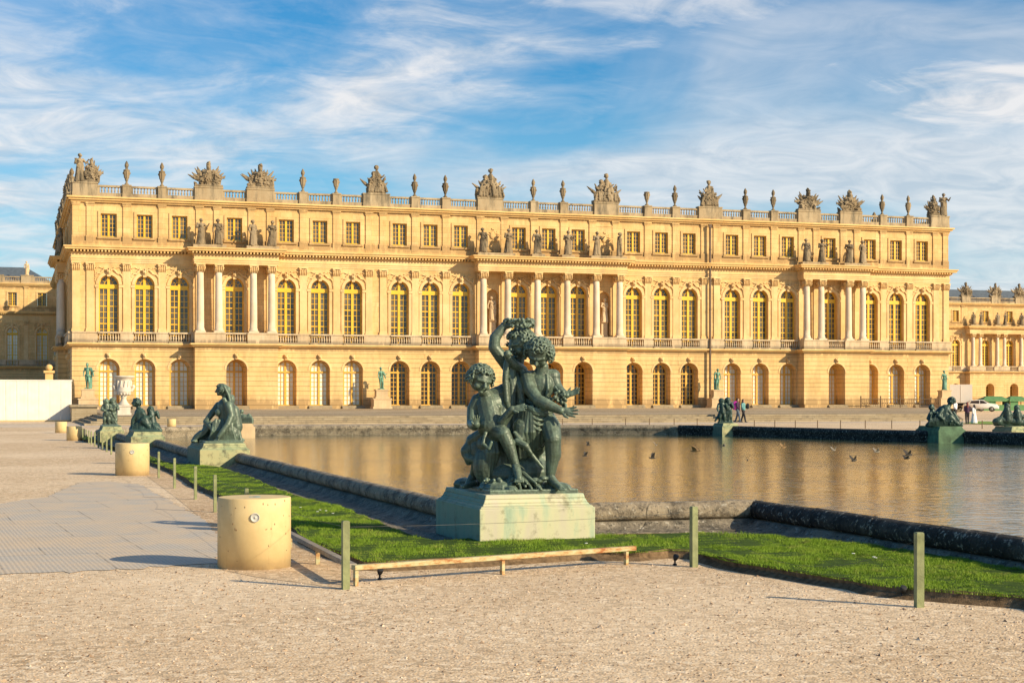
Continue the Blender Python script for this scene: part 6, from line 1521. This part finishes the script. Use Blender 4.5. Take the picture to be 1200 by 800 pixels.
BL = [(689, 521.5, .4, .42, 20, 'bird', 1.0, 'small bird just right of the bronze group, the farther one'), (686, 534, .35, .42, 200, 'bird', .9, 'small dark bird right of the bronze group, the nearer one, left wing high'),
      (769, 521.5, .4, .4, 70, 'birdw', .9, 'pale-breasted small bird over the far water, left of the brown bird'), (765, 536.5, .35, .48, 190, 'bird', 1.0, 'dark bird over the middle of the basin, below the pale-breasted one'),
      (814, 528, .4, .75, -15, 'birdb', .55, 'larger tawny brown bird over the middle of the basin'), (848.5, 522.5, .3, .38, 160, 'birdw', .6, 'small pale bird below the far bronze children'),
      (876, 539, .3, .5, 80, 'bird', 1.1, 'dark bird with raised wings at the right of the middle of the basin'), (917.5, 524.5, .4, .5, 30, 'birdb', .9, 'small tawny bird over the far right water, leftmost of those by the black coping'),
      (977, 527.5, .4, .42, 40, 'birdw', .8, 'pale small bird over the far right water'), (1000, 539.5, .4, .5, 30, 'bird', .8, 'dark nearer bird below the long green pedestal at its left'),
      (1027, 529.5, .4, .5, 20, 'birdw', .7, 'pale bird with a slanted wing left of the pair'), (1064, 533, .55, .55, 20, 'bird', .7, 'upper dark bird of the close pair at right'), (1062, 537, .35, .5, 10, 'bird', .4, 'lower dark bird of the close pair at right')]
for b in BL: bird(b[0], b[1], b[2], b[3]*.66, R(b[4]-17), M[b[5]], b[6], b[7])
# ------------------------------------------------------------------ light, sky, camera
SUN = Vector((.974, -1.095, 0)).normalized(); EL = R(25)
sv = Vector((SUN.x*math.cos(EL), SUN.y*math.cos(EL), math.sin(EL)))
sl = bpy.data.lights.new('sun', 'SUN'); sl.energy = 5.0; sl.angle = R(.55); sl.color = (1.0, .835, .57)
so = bpy.data.objects.new('sun', sl); COL.objects.link(so); so.rotation_euler = sv.to_track_quat('Z', 'Y').to_euler(); so.location = (60, -60, 60)
wd = bpy.data.worlds.new('World'); scene.world = wd; wd.use_nodes = True; nt = wd.node_tree; bg = nt.nodes['Background']
sky = nt.nodes.new('ShaderNodeTexSky'); sky.sky_type = 'NISHITA'; sky.sun_disc = False; sky.sun_elevation = EL; sky.sun_rotation = math.atan2(SUN.x, SUN.y); sky.air_density = 1.0; sky.dust_density = .6; sky.ozone_density = 2.5
tc = nt.nodes.new('ShaderNodeTexCoord'); sp = nt.nodes.new('ShaderNodeSeparateXYZ'); nt.links.new(tc.outputs['Generated'], sp.inputs[0])
zz = mth(nt, 'ADD', mth(nt, 'MAXIMUM', sp.outputs[2], 0.0), .16)
cb = nt.nodes.new('ShaderNodeCombineXYZ'); nt.links.new(mth(nt, 'DIVIDE', sp.outputs[0], zz), cb.inputs[0]); nt.links.new(mth(nt, 'DIVIDE', sp.outputs[1], zz), cb.inputs[1])
mp = nt.nodes.new('ShaderNodeMapping'); mp.inputs['Rotation'].default_value = (0, 0, R(8)); mp.inputs['Scale'].default_value = (1.0, 1.25, 1); mp.inputs['Location'].default_value = (5.2, 3.1, 0); nt.links.new(cb.outputs[0], mp.inputs[0])
n1 = noise(nt, mp.outputs[0], 1.05, 9, .60, .55); n2 = noise(nt, mp.outputs[0], 5.0, 8, .62, 1.2); n3 = noise(nt, cb.outputs[0], .45, 2, .5)
s = mth(nt, 'ADD', mth(nt, 'MULTIPLY', n1, .84), mth(nt, 'MULTIPLY', n2, .16)); s = mth(nt, 'ADD', s, mth(nt, 'MULTIPLY', mth(nt, 'SUBTRACT', n3, .5), .3)); s = mth(nt, 'ADD', s, mth(nt, 'MULTIPLY', mth(nt, 'SUBTRACT', sp.outputs[0], .26), .10))
vb = mth(nt, 'MULTIPLY', mth(nt, 'SUBTRACT', sp.outputs[0], .26), .42); dt = nt.nodes.new('ShaderNodeVectorMath'); dt.operation = 'DOT_PRODUCT'; nt.links.new(tc.outputs['Generated'], dt.inputs[0]); dt.inputs[1].default_value = (-.005, .986, .165)
bank = ramp(nt, dt.outputs['Value'], [(.986, 0.0), (.9985, .105)]); s = mth(nt, 'ADD', s, bank)   # the cloud bank low at the left
veil = ramp(nt, mth(nt, 'ADD', noise(nt, mp.outputs[0], .8, 6, .55, .6), vb), [(.46, 0.0), (.68, .75)]); cl = ramp(nt, s, [(.465, 0.0), (.545, .22), (.61, .60), (.68, .93)]); cl = mth(nt, 'MAXIMUM', cl, veil)
hs = nt.nodes.new('ShaderNodeHueSaturation'); hs.inputs['Saturation'].default_value = 1.3; hs.inputs['Value'].default_value = 1.0; nt.links.new(sky.outputs[0], hs.inputs['Color'])
skc = mix(nt, 1.0, hs.outputs[0], (.53, 1.0, 1.12), 'MULTIPLY')
skc = mix(nt, ramp(nt, sp.outputs[2], [(0.0, .75), (.20, 0.0)]), skc, (3.9, 5.9, 7.2))
shade = ramp(nt, n2, [(.35, (5.2, 5.7, 6.3)), (.62, (7.6, 7.5, 7.5))])
cmx = mix(nt, cl, skc, shade)
nt.links.new(cmx, bg.inputs['Color']); bg.inputs['Strength'].default_value = .092
cam = bpy.data.cameras.new('camera'); co = bpy.data.objects.new('camera', cam); COL.objects.link(co); scene.camera = co
cam.sensor_width = 36; cam.lens = FOC/1200*36; cam.shift_y = (HY-400)/1200; cam.clip_end = 6000; cam.clip_start = .1
co.location = (0, 0, H); co.rotation_euler = (math.pi/2, 0, -TH)
scene.view_settings.view_transform = 'Standard'; scene.view_settings.look = 'None'; scene.view_settings.exposure = .36; scene.view_settings.gamma = 1
